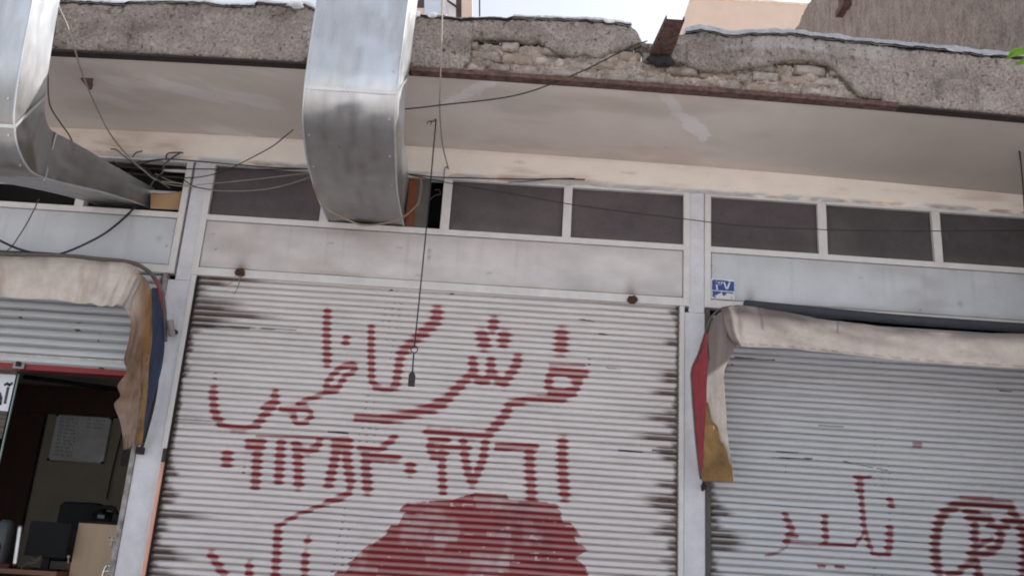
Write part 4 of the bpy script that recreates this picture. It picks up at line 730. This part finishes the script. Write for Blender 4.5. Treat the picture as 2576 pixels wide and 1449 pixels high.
cable(cc(D, (1000, 276, -1.05), (1030, 274, -1.0), (1110, 265, -1.0), (1300, 240, -1.04), (1450, 186, -1.1), (1560, 132, -1.13), (1605, 112, -1.14), (1628, 104, -1.12)), .0048, M_cable, 'dark cable from the middle duct up across the broken brick to the roof spout')
cable(cc(D, (1030, 440, -.04), (1140, 463, -.05), (1300, 490, -.07), (1460, 518, -.09), (1720, 551, -.12), (1900, 570, -.14), (2200, 581, -.17), (2600, 580, -.2)), .0034, M_cable, 'long thin black cable sagging across the main and right-hand panes')
cable(cc(B6, (310, 678, -.03), (500, 700, -.03), (700, 712, -.03), (1400, 726, -.03), (1700, 722, -.03), (1975, 730, -.03)), .0045, M_cable, 'black cable clipped along the top rail right of the middle duct')
cable(cc(B6, (1250, 757, -.025), (1450, 745, -.025), (1700, 722, -.03), (1880, 716, -.03)), .0028, M_cable, 'short dark wire sloping up to the end of the clipped cable')
cable(cc(C4, (1132, -60, -1.2), (1130, 0, -1.2), (1124, 300, -1.2), (1118, 500, -1.15), (1114, 650, -.95), (1122, 800, -.55), (1135, 900, -.3), (1165, 1020, -.03)), .0046, M_cable_pale, 'pale upright cord hanging past the canopy right of the middle duct')
cable(cc(C4, (1168, 1026, -.03), (1155, 1014, -.03), (1142, 1030, -.03), (1140, 1085, -.03)), .0035, M_cable, 'short black hook of wire at the foot of the pale upright cord')
cable(cc(D, (2548, 358, -.72), (2560, 362, -.70), (2567, 400, -.6), (2572, 450, -.4), (2577, 520, -.15), (2582, 600, -.05)), .0055, M_cable, 'black cable coming down from the soffit at the right edge of the picture')
cable(cc(B5, (400, 120, -.02), (450, 125, -.03), (520, 180, -.04), (600, 245, -.05), (700, 318, -.05), (850, 420, -.05), (960, 490, -.04)), .0045, M_cable_brown, 'brown cable end curling from the plaster into the left window, nearest the duct')
cable(cc(B5, (608, 192, -.04), (640, 155, -.03), (695, 138, -.01)), .0045, M_cable, 'short bent black cable end under the left plaster edge')
cable(cc(B5, (925, 215, -.04), (928, 175, -.03), (960, 156, -.02), (1060, 152, -.01), (1085, 160, -.005)), .0045, M_cable, 'bent cable end hooked on the plaster near the left post')
cable(cc(B5, (1060, 152, -.01), (985, 200, -.04), (910, 262, -.05), (890, 340, -.05), (830, 390, -.05), (760, 490, -.03)), .0062, M_cable_brown, 'dusty cable bundle crossing the left window opening')
cable(cc(B5, (700, 290, -.045), (830, 390, -.05), (940, 470, -.03)), .0062, M_cable, 'dark cable crossing the dusty bundle in the left window')
cable(cc(B5, (560, 345, -.03), (720, 362, -.04), (900, 380, -.04), (1050, 385, -.045), (1180, 470, -.05), (1380, 508, -.05)), .0038, M_cable, 'black cable drooping over the left post top into the wire tangle')
cable(cc(B5, (420, 235, .0), (500, 270, -.01), (620, 285, -.02), (760, 240, -.02), (920, 214, -.03)), .0045, M_cable, 'black cable coil at the back of the left window beside the duct')
cable(cc(B6, (430, 700, -.04), (440, 800, -.05), (420, 930, -.05), (400, 990, -.06)), .003, M_twine, 'tan cord end hanging by the timber batten')
cable(cc(B6, (480, 950, -.01), (560, 880, -.01), (610, 870, .0), (600, 825, .01), (555, 830, .01)), .003, M_cable_brown, 'wire scribble inside the dark gap right of the middle duct')
# pull cord with ring and plug
a = PZ(1097, 303, 4.535); b = P(1042, 879, a[1]); e = P(1036, 953, a[1])
pc = Thing('hanging_cord', tuple(a), 'dark cord hanging from the soffit with a ring and plug, in front of the lettering', 'cord')
pc.part(MB().tube([a, (a+b)/2+np.array([.004, 0, 0]), b+np.array([0, 0, .02])], .0048).build('cord', M_cable, smooth=True))
n = 18; pc.part(MB().tube([b+np.array([.021*cos(2*pi*k/n), 0, .021*sin(2*pi*k/n)]) for k in range(n+1)], .0035, res=2).build('ring', M_cable, smooth=True))
pc.part(MB().tube([b+np.array([0, 0, -.02]), (b+e)/2, e+np.array([0, 0, .04])], .0052).build('lower_cord', M_cable, smooth=True))
q = MB(); vs = []
for zz, w, d in ((.045, .007, .007), (.040, .012, .010), (.022, .021, .013), (-.045, .021, .013), (-.048, .017, .010)): vs += [e+np.array([sx*w, sy*d, zz]) for sx, sy in ((-1, -1), (1, -1), (1, 1), (-1, 1))]
q.add(vs, [(j*4+k, j*4+(k+1) % 4, (j+1)*4+(k+1) % 4, (j+1)*4+k) for j in range(4) for k in range(4)]+[(3, 2, 1, 0), (16, 17, 18, 19)]); pc.part(q.build('plug', M_cable, bevel=.002))
q = MB(); q.tube([a+np.array([0, 0, .01]), a+np.array([-.02, 0, -.012]), a+np.array([-.05, .01, -.008]), a+np.array([-.062, .01, -.03])], .004); q.tube([a+np.array([-.03, 0, -.004]), a+np.array([-.035, 0, -.04])], .003); pc.part(q.build('ceiling_hook', M_rust))
# cardboard in the left window
cb = Thing('cardboard_piece', (-2.55, .01, 3.92), 'curved piece of brown cardboard wedged in the left window beside the duct', 'cardboard')
v, f = grid(24, 10, lambda u, w: np.stack([-2.668+.208*u+.02*(w-.5)*(1-u)*-1, .018-.05*np.sin(pi*u)*.6+.02*u, 3.925+.03*np.sin(pi*u)*-.4+.012*u+w*(.118+.03*u-.012*np.sin(pi*u))], 1))
cb.part(mesh_obj('board', v, f, M_card, smooth=True, solid=.004))

# ------------------------------------------------------------------ inside the open shop
M_room = mat('cream_room_wall', srgb(150, 140, 128), .9, noise=4, amp=.1); M_mahog = mat('dark_red_wood', srgb(64, 34, 28), .6, noise=5, amp=.3, stretch=(4, 4, .4))
def S_(o): o['kind'] = 'structure'; return o
S_(MB().box(-6.6, -2.401, 3.30, 3.4, .3, 3.6).build('room_wall', M_room)); S_(MB().box(-6.7, -6.6, .3, 3.3, .3, 3.6).build('room_side_wall', M_room)); S_(MB().box(-2.404, -2.4005, .2, 3.3, .3, 3.6).build('room_side_wall', M_room))
S_(MB().box(-6.6, -2.405, .17, 3.3, 3.142, 3.2).build('room_ceiling', mat('grey_ceiling', srgb(176, 170, 166), .9))); S_(MB().box(-6.6, -2.405, .1, 3.3, .3, .45).build('room_floor', mat('floor_tiles', srgb(130, 120, 110), .5, noise=3, amp=.2)))
bld.part(MB().box(-5.0, -2.472, .06, .16, 2.70, 2.764).build('red_door_beam', mat('red_beam_paint', srgb(132, 30, 34), .5, noise=9, amp=.2)))
q = P(*C3(130, 130), .05); cl = Thing('beam_clip', (q[0], .05, 2.70), 'small metal lock bracket on the red beam above the shop door', 'bracket')
cl.part(MB().box(q[0]-.05, q[0]+.03, .045, .062, 2.70, 2.768).build('plate', mat('steel_clip', srgb(140, 138, 136), .4, metal=.8), bevel=.003)); cl.part(MB().box(q[0]-.025, q[0]+.005, .03, .045, 2.715, 2.775).build('latch', M_steelgap, bevel=.003))
pn = Thing('wood_panelling', (-4.5, 3.28, 2.8), 'dark red wood panelling along the top and left of the shop\'s back wall', 'panelling')
pn.part(MB().box(-6.5, -2.42, 3.24, 3.295, 2.845, 3.13).build('header', M_mahog, bevel=.004)); pn.part(MB().box(-6.5, -4.70, 3.22, 3.295, .45, 2.842).build('side_board', M_mahog, bevel=.004)); pn.part(MB().box(-5.05, -5.042, 3.212, 3.22, .45, 2.84).build('joint_strip', M_room))
q0 = P(*C3(150, 218), 2.6); q1 = P(*C3(735, 295), 2.6); tag(MB().tube([q0, (q0+q1)/2, q1], .022).build('curtain_rail', M_dark, smooth=True), 'dark rail across the top of the open shop', 'rail')
wb = Thing('whiteboard', (-4.31, 3.28, 2.38), 'small whiteboard with handwritten number columns on the shop\'s back wall', 'whiteboard')
wbb = wb.part(MB().box(-4.592, -4.035, 3.272, 3.294, 2.385, 2.838).build('board', mat('whiteboard_white', srgb(205, 206, 208), .4)))
q = MB(); q.box(-4.600, -4.028, 3.266, 3.296, 2.838, 2.850).box(-4.600, -4.028, 3.266, 3.296, 2.373, 2.385).box(-4.602, -4.592, 3.267, 3.296, 2.385, 2.838).box(-4.035, -4.026, 3.267, 3.296, 2.385, 2.838); wrim = wb.part(q.build('rim', mat('board_rim', srgb(150, 150, 152), .4, metal=.6)))
for sx, sz in ((-4.602, 2.373), (-4.052, 2.373), (-4.602, 2.826), (-4.052, 2.826)): wb.part(MB().box(sx, sx+.026, 3.262, 3.2665, sz, sz+.024).build('rim_corner', M_dark), wrim)
DG = {'0': [[(.4, .45), (.6, .5)]], '1': [[(.4, 1), (.55, 0)]], '2': [[(.2, 1), (.4, 0)], [(.2, .9), (.5, .7), (.7, 1)]], '3': [[(.1, 1), (.3, 0)], [(.15, .8), (.4, .75), (.45, 1)], [(.45, .8), (.7, .75), (.75, 1)]], '4': [[(.2, 1), (.35, 0)], [(.7, 1), (.3, .75), (.75, .55)]],
      '5': [[(.5, 1), (.2, .3), (.4, 0), (.6, .3), (.5, 1)]], '6': [[(.1, 1), (.6, 1), (.7, 0)]], '7': [[(.1, 1), (.4, 0), (.7, 1)]], '8': [[(.1, 0), (.4, 1), (.7, 0)]], '9': [[(.6, .7), (.3, .6), (.3, 1), (.6, 1), (.6, 0)]]}
linesA = []; linesB = []
for rI, (s1, s2) in enumerate([('0990592400', '0990299249'), ('0990950965', '0990276240'), ('0990958230', '0990579240'), ('0990948750', ''), ('0990950933', ''), ('0990810105', ''), ('0990984509', ''), ('0990990991', ''), ('0990207409', ''), ('0990202235', ''), ('0990980932', '')]):
    for txt, xs, lines in ((s1, -4.575, linesA), (s2, -4.295, linesB)):
        for k, ch in enumerate(txt):
            for ln in DG[ch]: lines.append([(xs+k*.021+(.004*rI*.3)+p*.017, 2.80-rI*.037+.003*k*-.3+qz*.022) for p, qz in ln])
for lines in (linesA, linesB): wb.part(strokes_mesh(lines, .0034, 3.2715, 'handwriting', mat('green_marker', srgb(40, 84, 76), .6), .001), wbb)
q = P(*C3(810, 700), 3.28); tag(MB().box(-3.86, -3.76, 3.27, 3.298, 2.37, 2.53).build('wall_notice', mat('grey_card', srgb(120, 116, 112), .8), bevel=.002), 'small grey notice on the shop wall right of the whiteboard', 'notice')
tag(MB().tube(cc(C3, (755, 560, 3.27), (720, 690, 3.27), (690, 820, 3.27), (658, 975, 3.27)), .006).build('wall_wire', M_dark, smooth=True), 'dark wire running down the shop wall to the things on the cabinet', 'wire')
M_beech = mat('beech_laminate', srgb(176, 152, 124), .5, noise=3, amp=.1, stretch=(6, 6, .7)); M_black = mat('black_plastic', srgb(20, 19, 21), .6, spec=.2)
dk_ = Thing('shop_desk', (-3.3, .75, .45), 'brown desk top carrying the monitor inside the open shop', 'desk')
dk_.part(MB().box(-3.75, -2.99, .42, 1.2, 1.352, 1.386).build('desk_top', mat('brown_desk', srgb(110, 72, 50), .5, noise=4, amp=.25, stretch=(.6, 4, 4)), bevel=.004)); dk_.part(MB().box(-3.72, -3.68, .5, 1.1, .45, 1.352).build('leg', M_mahog)); dk_.part(MB().box(-3.05, -3.01, .5, 1.1, .45, 1.352).build('leg', M_mahog)); dk_.part(MB().box(-3.68, -3.05, 1.05, 1.08, .7, 1.352).build('modesty_board', M_mahog))
cbn = Thing('cabinet', (-2.82, .8, .45), 'light beech cabinet with dark top standing at the right of the open shop', 'cabinet')
cbn.part(MB().box(-2.985, -2.62, .60, 1.1, .45, 1.722).build('body', M_beech, bevel=.003)); cbn.part(MB().box(-2.99, -2.615, .595, 1.105, 1.722, 1.738).build('dark_top', M_black, bevel=.003))
q = P(*C3(695, 1215), .595); cbn.part(MB().tube([q+np.array([-.032, 0, .0]), q+np.array([-.022, -.004, .014]), q+np.array([-.004, 0, .012]), q+np.array([.0, 0, -.06])], .0028).tube([q+np.array([.032, 0, .0]), q+np.array([.024, -.004, .014]), q+np.array([.004, 0, .012]), q+np.array([.0, 0, .01])], .0028).tube([q+np.array([-.032, 0, .0]), q+np.array([-.016, 0, -.014]), q+np.array([.0, 0, -.005]), q+np.array([.016, 0, -.014]), q+np.array([.032, 0, .0])], .0028).build('metal_hasp', mat('bright_steel', (.7, .7, .72, 1), .3, metal=1), smooth=True))
mo = Thing('monitor', (-3.12, .55, 1.386), 'black computer monitor on the desk inside the open shop', 'monitor')
mo.part(MB().box(-3.28, -2.99, .50, .53, 1.475, 1.712).build('screen_case', M_black, bevel=.004)); mo.part(MB().box(-3.268, -3.002, .4975, .4995, 1.490, 1.700).build('screen', mat('black_glossy_screen', srgb(14, 14, 16), .5, spec=.15))); mo.part(MB().box(-3.16, -3.11, .53, .56, 1.395, 1.56).build('stand', M_black)); mo.part(MB().tube([(-3.135+.10*cos(2*pi*k/16), .56+.06*sin(2*pi*k/16), 1.392) for k in range(17)], .006, res=2).box(-3.22, -3.05, .52, .60, 1.386, 1.394).build('foot', M_black))
ch = Thing('office_chair', (-2.98, 1.5, .45), 'black padded chair back rising behind the monitor', 'chair')
def rb(x0, x1, y0, y1, z0, z1, nm, m, b): return MB().box(x0, x1, y0, y1, z0, z1).build(nm, m, bevel=b)
a = P(*C3(345, 1115), 1.5); b = P(*C3(372, 985), 1.5); c = P(*C3(600, 995), 1.5)
m = MB(); m.prism([a, b+np.array([0, 0, -.03]), b+np.array([.03, 0, 0]), c+np.array([0, 0, 0]), c+np.array([.05, 0, -.03]), P(*C3(640, 1130), 1.5), P(*C3(640, 1130), 1.5)+np.array([0, 0, -.3]), a+np.array([0, 0, -.3])], (0, .09, 0)); ch.part(m.build('backrest', M_black, bevel=.015)); ch.part(rb(a[0]+.05, a[0]+.45, 1.35, 1.5, .9, .98, 'seat', M_black, .02)); ch.part(MB().tube([(a[0]+.25, 1.45, .9), (a[0]+.25, 1.45, .47)], .03).build('column', M_black)); ch.part(MB().box(a[0]+.0, a[0]+.5, 1.42, 1.48, .45, .49).box(a[0]+.22, a[0]+.28, 1.2, 1.7, .452, .488).build('foot_cross', M_black))
q = P(*C3(650, 1040), .8); ph = Thing('telephone', (q[0], .8, 1.738), 'jumble of black telephone with handset on the beech cabinet', 'telephone')
ph.part(MB().hexa([(q[0]-.07, .72, 1.738), (q[0]+.09, .72, 1.738), (q[0]+.09, .9, 1.738), (q[0]-.07, .9, 1.738), (q[0]-.05, .74, 1.77), (q[0]+.07, .74, 1.77), (q[0]+.08, .9, 1.82), (q[0]-.04, .9, 1.82)]).build('body', M_black, bevel=.006)); ph.part(MB().tube([(q[0]-.08, .76, 1.79), (q[0]-.04, .78, 1.835), (q[0]+.05, .80, 1.845), (q[0]+.09, .8, 1.80)], .017).build('handset', M_black, smooth=True)); ph.part(MB().box(q[0]-.02, q[0]+.03, .735, .742, 1.765, 1.79).build('display', mat('grey_display', srgb(60, 62, 72), .2)))
tag(rb(q[0]+.10, q[0]+.17, .70, .80, 1.738, 1.80, 'small_box', M_black, .006), 'small black box beside the telephone on the cabinet', 'box')
tag(MB().tube(cc(C3, (190, 1335, .46), (215, 1350, .45), (240, 1340, .45), (252, 1322, .46), (225, 1362, .45), (150, 1375, .45), (125, 1430, .45)), .004).build('desk_cable', M_cable_brown, smooth=True), 'pale cable curled on the desk below the monitor', 'cable')
q = P(*C3(424, 1328), .46); tag(MB().tube([q+np.array([0, 0, .0]), q+np.array([.006, 0, -.045])], .004, res=2).tube([q+np.array([0, 0, -.008]), q+np.array([0, 0, .008])], .010, seg=10, res=2).build('pen_stand', mat('cream_plastic', srgb(170, 150, 130), .5)), 'small pale-headed stick on the desk right of the monitor', 'stick')
q = P(*C3(35, 1400), .5); tag(rb(q[0]-.05, q[0]+.02, .5, .6, q[2]-.03, q[2]+.03, 'red_box', mat('dark_red_card', srgb(84, 28, 28), .7), .004), 'small dark red box at the left end of the desk', 'box')
q0 = P(*C3(128, 1135), .48); q1 = P(*C3(92, 1385), .48); tag(MB().tube([q0, (q0+q1)/2, q1], .018, seg=12).build('steel_tube', mat('polished_tube', (.6, .6, .62, 1), .3, metal=1), smooth=True), 'polished steel tube standing left of the monitor', 'tube')
q = P(*C3(25, 1180), .6); sp = Thing('speaker', (q[0], .6, 1.386), 'rounded grey speaker at the left edge inside the shop', 'speaker')
vs = []; n = 16; RR = ((0, .045), (.1, .06), (.24, .06), (.30, .05), (.325, .025))
for hz, r in RR: vs += [(q[0]+r*cos(2*pi*k/n), .6+r*sin(2*pi*k/n), 1.386+hz) for k in range(n)]
sp.part(MB().add(vs, [(j*n+k, j*n+(k+1) % n, (j+1)*n+(k+1) % n, (j+1)*n+k) for j in range(len(RR)-1) for k in range(n)]+[tuple(range((len(RR)-1)*n, len(RR)*n))]).build('housing', mat('grey_plastic', srgb(80, 80, 84), .4), smooth=True)); sp.part(MB().tube([(q[0]+.03*cos(2*pi*k/12), .538, 1.52+.03*sin(2*pi*k/12)) for k in range(13)], .004, res=2).build('cone_ring', M_black))
a = P(*C3(668, 1378), .40); cm = Thing('step_stool', (a[0], .42, 1.0), 'bright metal A-shaped frame in front of the beech cabinet', 'metal frame')
M_chr = mat('chrome', (.75, .75, .77, 1), .25, metal=1)
for sx in (-1, 1): cm.part(MB().tube([P(*C3(668+sx*4, 1378), .40), P(*C3(668+sx*35, 1449), .40), P(*C3(668+sx*70, 1545), .40)+np.array([0, 0, -.3])], .008, seg=8).build('leg', M_chr, smooth=True))
cm.part(MB().tube([P(*C3(645, 1420), .40), P(*C3(668, 1417), .40), P(*C3(690, 1418), .40)], .006).build('crossbar', M_chr, smooth=True))
# glass door leaf with a notice sheet
gd = Thing('glass_door', (-3.7, .25, .45), 'glass door leaf at the left edge with a white notice sheet', 'glass door')
gl = bpy.data.materials.new('clear_glass'); gl.use_nodes = True; gb = gl.node_tree.nodes['Principled BSDF']; gb.inputs['Base Color'].default_value = (.8, .9, .86, 1); gb.inputs['Roughness'].default_value = .03; gb.inputs['Transmission Weight'].default_value = 1; gb.inputs['IOR'].default_value = 1.05
nz = gl.node_tree.nodes.new('ShaderNodeTexNoise'); nz.inputs['Scale'].default_value = 3; mr = gl.node_tree.nodes.new('ShaderNodeMapRange'); mr.inputs['To Min'].default_value = .01; mr.inputs['To Max'].default_value = .08; gl.node_tree.links.new(nz.outputs['Fac'], mr.inputs['Value']); gl.node_tree.links.new(mr.outputs[0], gb.inputs['Roughness'])
dy = .20; e0 = P(*C3(125, 165), dy)[0]; xe = P(*C3(0, 730), dy)[0]; xe = e0-.005
gd.part(MB().box(-4.5, xe, dy, dy+.01, .46, 2.69).build('glass_pane', gl)); gd.part(MB().box(xe, xe+.006, dy-.002, dy+.012, .46, 2.69).build('glass_edge', mat('pale_green_edge', srgb(150, 176, 168), .3)))
za, zb = P(*C3(60, 205), dy)[2], P(*C3(30, 430), dy)[2]
gsh = gd.part(MB().box(-4.4, xe-.012, dy-.004, dy-.001, zb, za).build('notice_sheet', mat('white_paper', srgb(222, 226, 232), .7, noise=8, amp=.05)))
gd.part(MB().box(-4.4, xe-.008, dy-.005, dy-.001, za+.004, za+.05).build('grey_strip', mat('bark_strip', srgb(112, 106, 100), .8, noise=8, amp=.5, stretch=(1, 1, 6)))); gd.part(MB().box(-4.4, xe-.012, dy-.004, dy-.001, zb-.19, zb-.004).build('bark_picture', mat('bark_print', srgb(96, 88, 80), .8, noise=6, amp=.7, stretch=(1, 1, 9))))
def d3(pts): return [tuple(P(*C3(a, b), dy-.006)[[0, 2]]) for a, b in pts]
gd.part(strokes_mesh([d3([(50, 285), (30, 380)]), d3([(30, 268), (45, 260), (58, 270), (74, 258)]), d3([(-2, 320), (6, 350), (2, 385), (-30, 385)]), d3([(-40, 300), (-60, 370), (-90, 380)])], .018, dy-.005, 'lettering', mat('dark_lettering', srgb(60, 58, 62), .6)), gsh)

# ------------------------------------------------------------------ beyond the roof
def house(name, loc, label): return Thing(name, loc, label, 'building', 'buildings behind the shops')
M_rough = mat('brown_roughcast', srgb(150, 136, 128), .95, noise=9, amp=.36, bump=1.0, bscale=24, stretch=(1, 1, .6), fine=.3, fscale=40)
nb = house('neighbour_building', (6, 4, .1), 'tall brown roughcast side wall rising behind the right end of the canopy')
zt = 9.55
wv, wf = grid(260, 190, lambda u, v: np.stack([0*u+3.97, -1.25+12.0*u, .1+v*(zt-.1)], 1))
wv[:, 0] += .05*(fbm(wv[:, 1]*5, wv[:, 2]*3, 3)-.5)+.035*(fbm(wv[:, 1]*16, wv[:, 2]*9, 8)-.5)
nb.part(mesh_obj('side_wall', wv, wf[:, ::-1], M_rough)); nb.part(MB().box(4.02, 9, -1.25, 10.7, .1, zt).build('body', M_rough))
q = PX(2117, 10, 3.9); nb.part(MB().box(3.90, 3.98, q[1]-.10, q[1]+.12, q[2]-.02, q[2]+.9).build('rusty_vent', M_rust, bevel=.01)); nb.part(MB().box(3.87, 3.98, q[1]-.14, q[1]+.16, q[2]-.10, q[2]-.02).build('vent_sill', M_rust, bevel=.01))
bb = house('stair_bulkhead', (5, 16, .1), 'pinkish beige plastered block with sloping edge, seen over the canopy')
def BB(y, *pts): return [P(a, b, y) for a, b in pts]
pol = BB(16, (1742, -4), (2100, 19), (2100, 400), (1560, 400))
M_beige = mat('pinkish_plaster', srgb(226, 202, 184), .9, noise=2.5, amp=.06, bump=.1, bscale=14, fine=.03)
bb.part(MB().prism(pol, (0, 5, 0)).build('wall', M_beige)); cp = BB(15.96, (1738, -10), (2104, 13.5), (2104, 18), (1738, -5)); bb.part(MB().prism(cp, (0, 5.1, 0)).build('coping', mat('pale_coping', srgb(236, 222, 208), .9)))
q = P(1936, 4, 19); wt = Thing('water_tank', (q[0], 19, q[2]-.6), 'blue-topped roof tank peeping over the beige block', 'water tank')
vs = []; n = 20
for hz, r in ((-1.2, .25), (.02, .25), (.05, .26), (.09, .26), (.12, .2), (.16, .08)): vs += [(q[0]+r*cos(2*pi*k/n), 19+r*sin(2*pi*k/n), q[2]+hz) for k in range(n)]
wt.part(MB().add(vs[:3*n], [(j*n+k, j*n+(k+1) % n, (j+1)*n+(k+1) % n, (j+1)*n+k) for j in range(2) for k in range(n)]).build('drum', mat('white_tank', srgb(226, 232, 238), .5), smooth=True)); wt.part(MB().add(vs[2*n:], [(j*n+k, j*n+(k+1) % n, (j+1)*n+(k+1) % n, (j+1)*n+k) for j in range(3) for k in range(n)]+[tuple(range(3*n, 4*n))]).build('blue_lid', mat('bright_blue_lid', srgb(70, 150, 205), .5), smooth=True))
ap = house('apartment_block', (-1, 14, .1), 'pale apartment block with a dark window glimpsed right of the middle duct')
y0 = 14.0
def ab(p, nm, m, y=y0, d=.3): ap.part(MB().prism([P(*C4(a, b), y) for a, b in p], (0, d, 0)).build(nm, m))
M_apt = mat('pale_apartment_plaster', srgb(228, 222, 222), .8, noise=2, amp=.06)
ab([(1165, -40), (1212, -40), (1212, 140), (1165, 140)], 'white_pier', M_apt); ab([(1213, -40), (1245, -40), (1245, 140), (1213, 140)], 'dark_recess', mat('recess_brown', srgb(96, 84, 80), .9), y0+.1); ab([(1246, -40), (1310, -40), (1312, 140), (1246, 140)], 'pinkish_column', M_beige)
ab([(1020, -40), (1122, -40), (1122, 140), (1020, 140)], 'blue_white_shutter', mat('bluish_white', srgb(206, 214, 226), .6, noise=3, amp=.05)); ab([(940, -40), (1019, -40), (1019, 50), (940, 50)], 'window', M_glass2, y0+.12); ab([(940, 51), (1019, 51), (1019, 140), (940, 140)], 'wall', M_beige, y0+.05); ab([(1123, -40), (1164, -40), (1164, 140), (1123, 140)], 'wall', M_apt, y0+.06)
ab([(560, -40), (938, -40), (938, 140), (560, 140)], 'wall', M_beige, y0+.2)
ap.part(MB().tube([P(*C4(1160, 5), 13.9), P(*C4(1235, 58), 13.9)], .03).build('stay_wire', M_cable)); ap.part(MB().tube([P(*C4(1355, -60), 13.9), P(*C4(1356, 100), 13.9)], .02).build('roof_pole', M_steelgap))
a, b = P(*C4(560, -40), y0+.5), P(*C4(1312, -40), y0+.5); ap.part(MB().box(a[0], b[0], y0+.55, y0+5, .1, 12).build('body', M_apt))
# a sprig of leaves at the right edge
lf_ = Thing('leaf_sprig', (1.75, -3.2, 4.0), 'bright green leaf sprig poking in at the right edge below the canopy top', 'leaves')
ly = -3.3; M_leaf = mat('young_green_leaf', srgb(120, 170, 40), .5, noise=12, amp=.25, transl=.45)
def leaf(c0, c1, w, bend):
    a = P(*C6(*c0), ly); b = P(*C6(*c1), ly); L = b-a; nrm = np.array([0, -1, 0]); s = np.cross(L, nrm); s /= np.linalg.norm(s); n = 12; vs = []
    for k in range(n+1):
        t = k/n; ww = w*np.linalg.norm(L)*(sin(pi*t**.75)**1.0)*(1-t*.15); c = a+L*t+s*bend*np.linalg.norm(L)*sin(pi*t)
        vs += [c-s*ww+np.array([0, .010, 0]), c+np.array([0, -.004, 0]), c+s*ww+np.array([0, .012, 0])]
    lf_.part(MB().add(vs, [(i*3+j, i*3+j+1, i*3+4+j, i*3+3+j) for i in range(n) for j in range(2)]).build('leaf', M_leaf, smooth=True))
leaf((2010, 300), (1866, 358), .17, .14); leaf((2020, 335), (1915, 388), .15, -.05); leaf((2060, 350), (1985, 425), .18, .05); leaf((2070, 290), (1990, 255), .18, .05)
lf_.part(MB().tube([P(*C6(1995, 330), ly), P(*C6(2060, 320), ly), P(*C6(2200, 280), ly+.05)], .003).build('twig', M_wood, smooth=True))
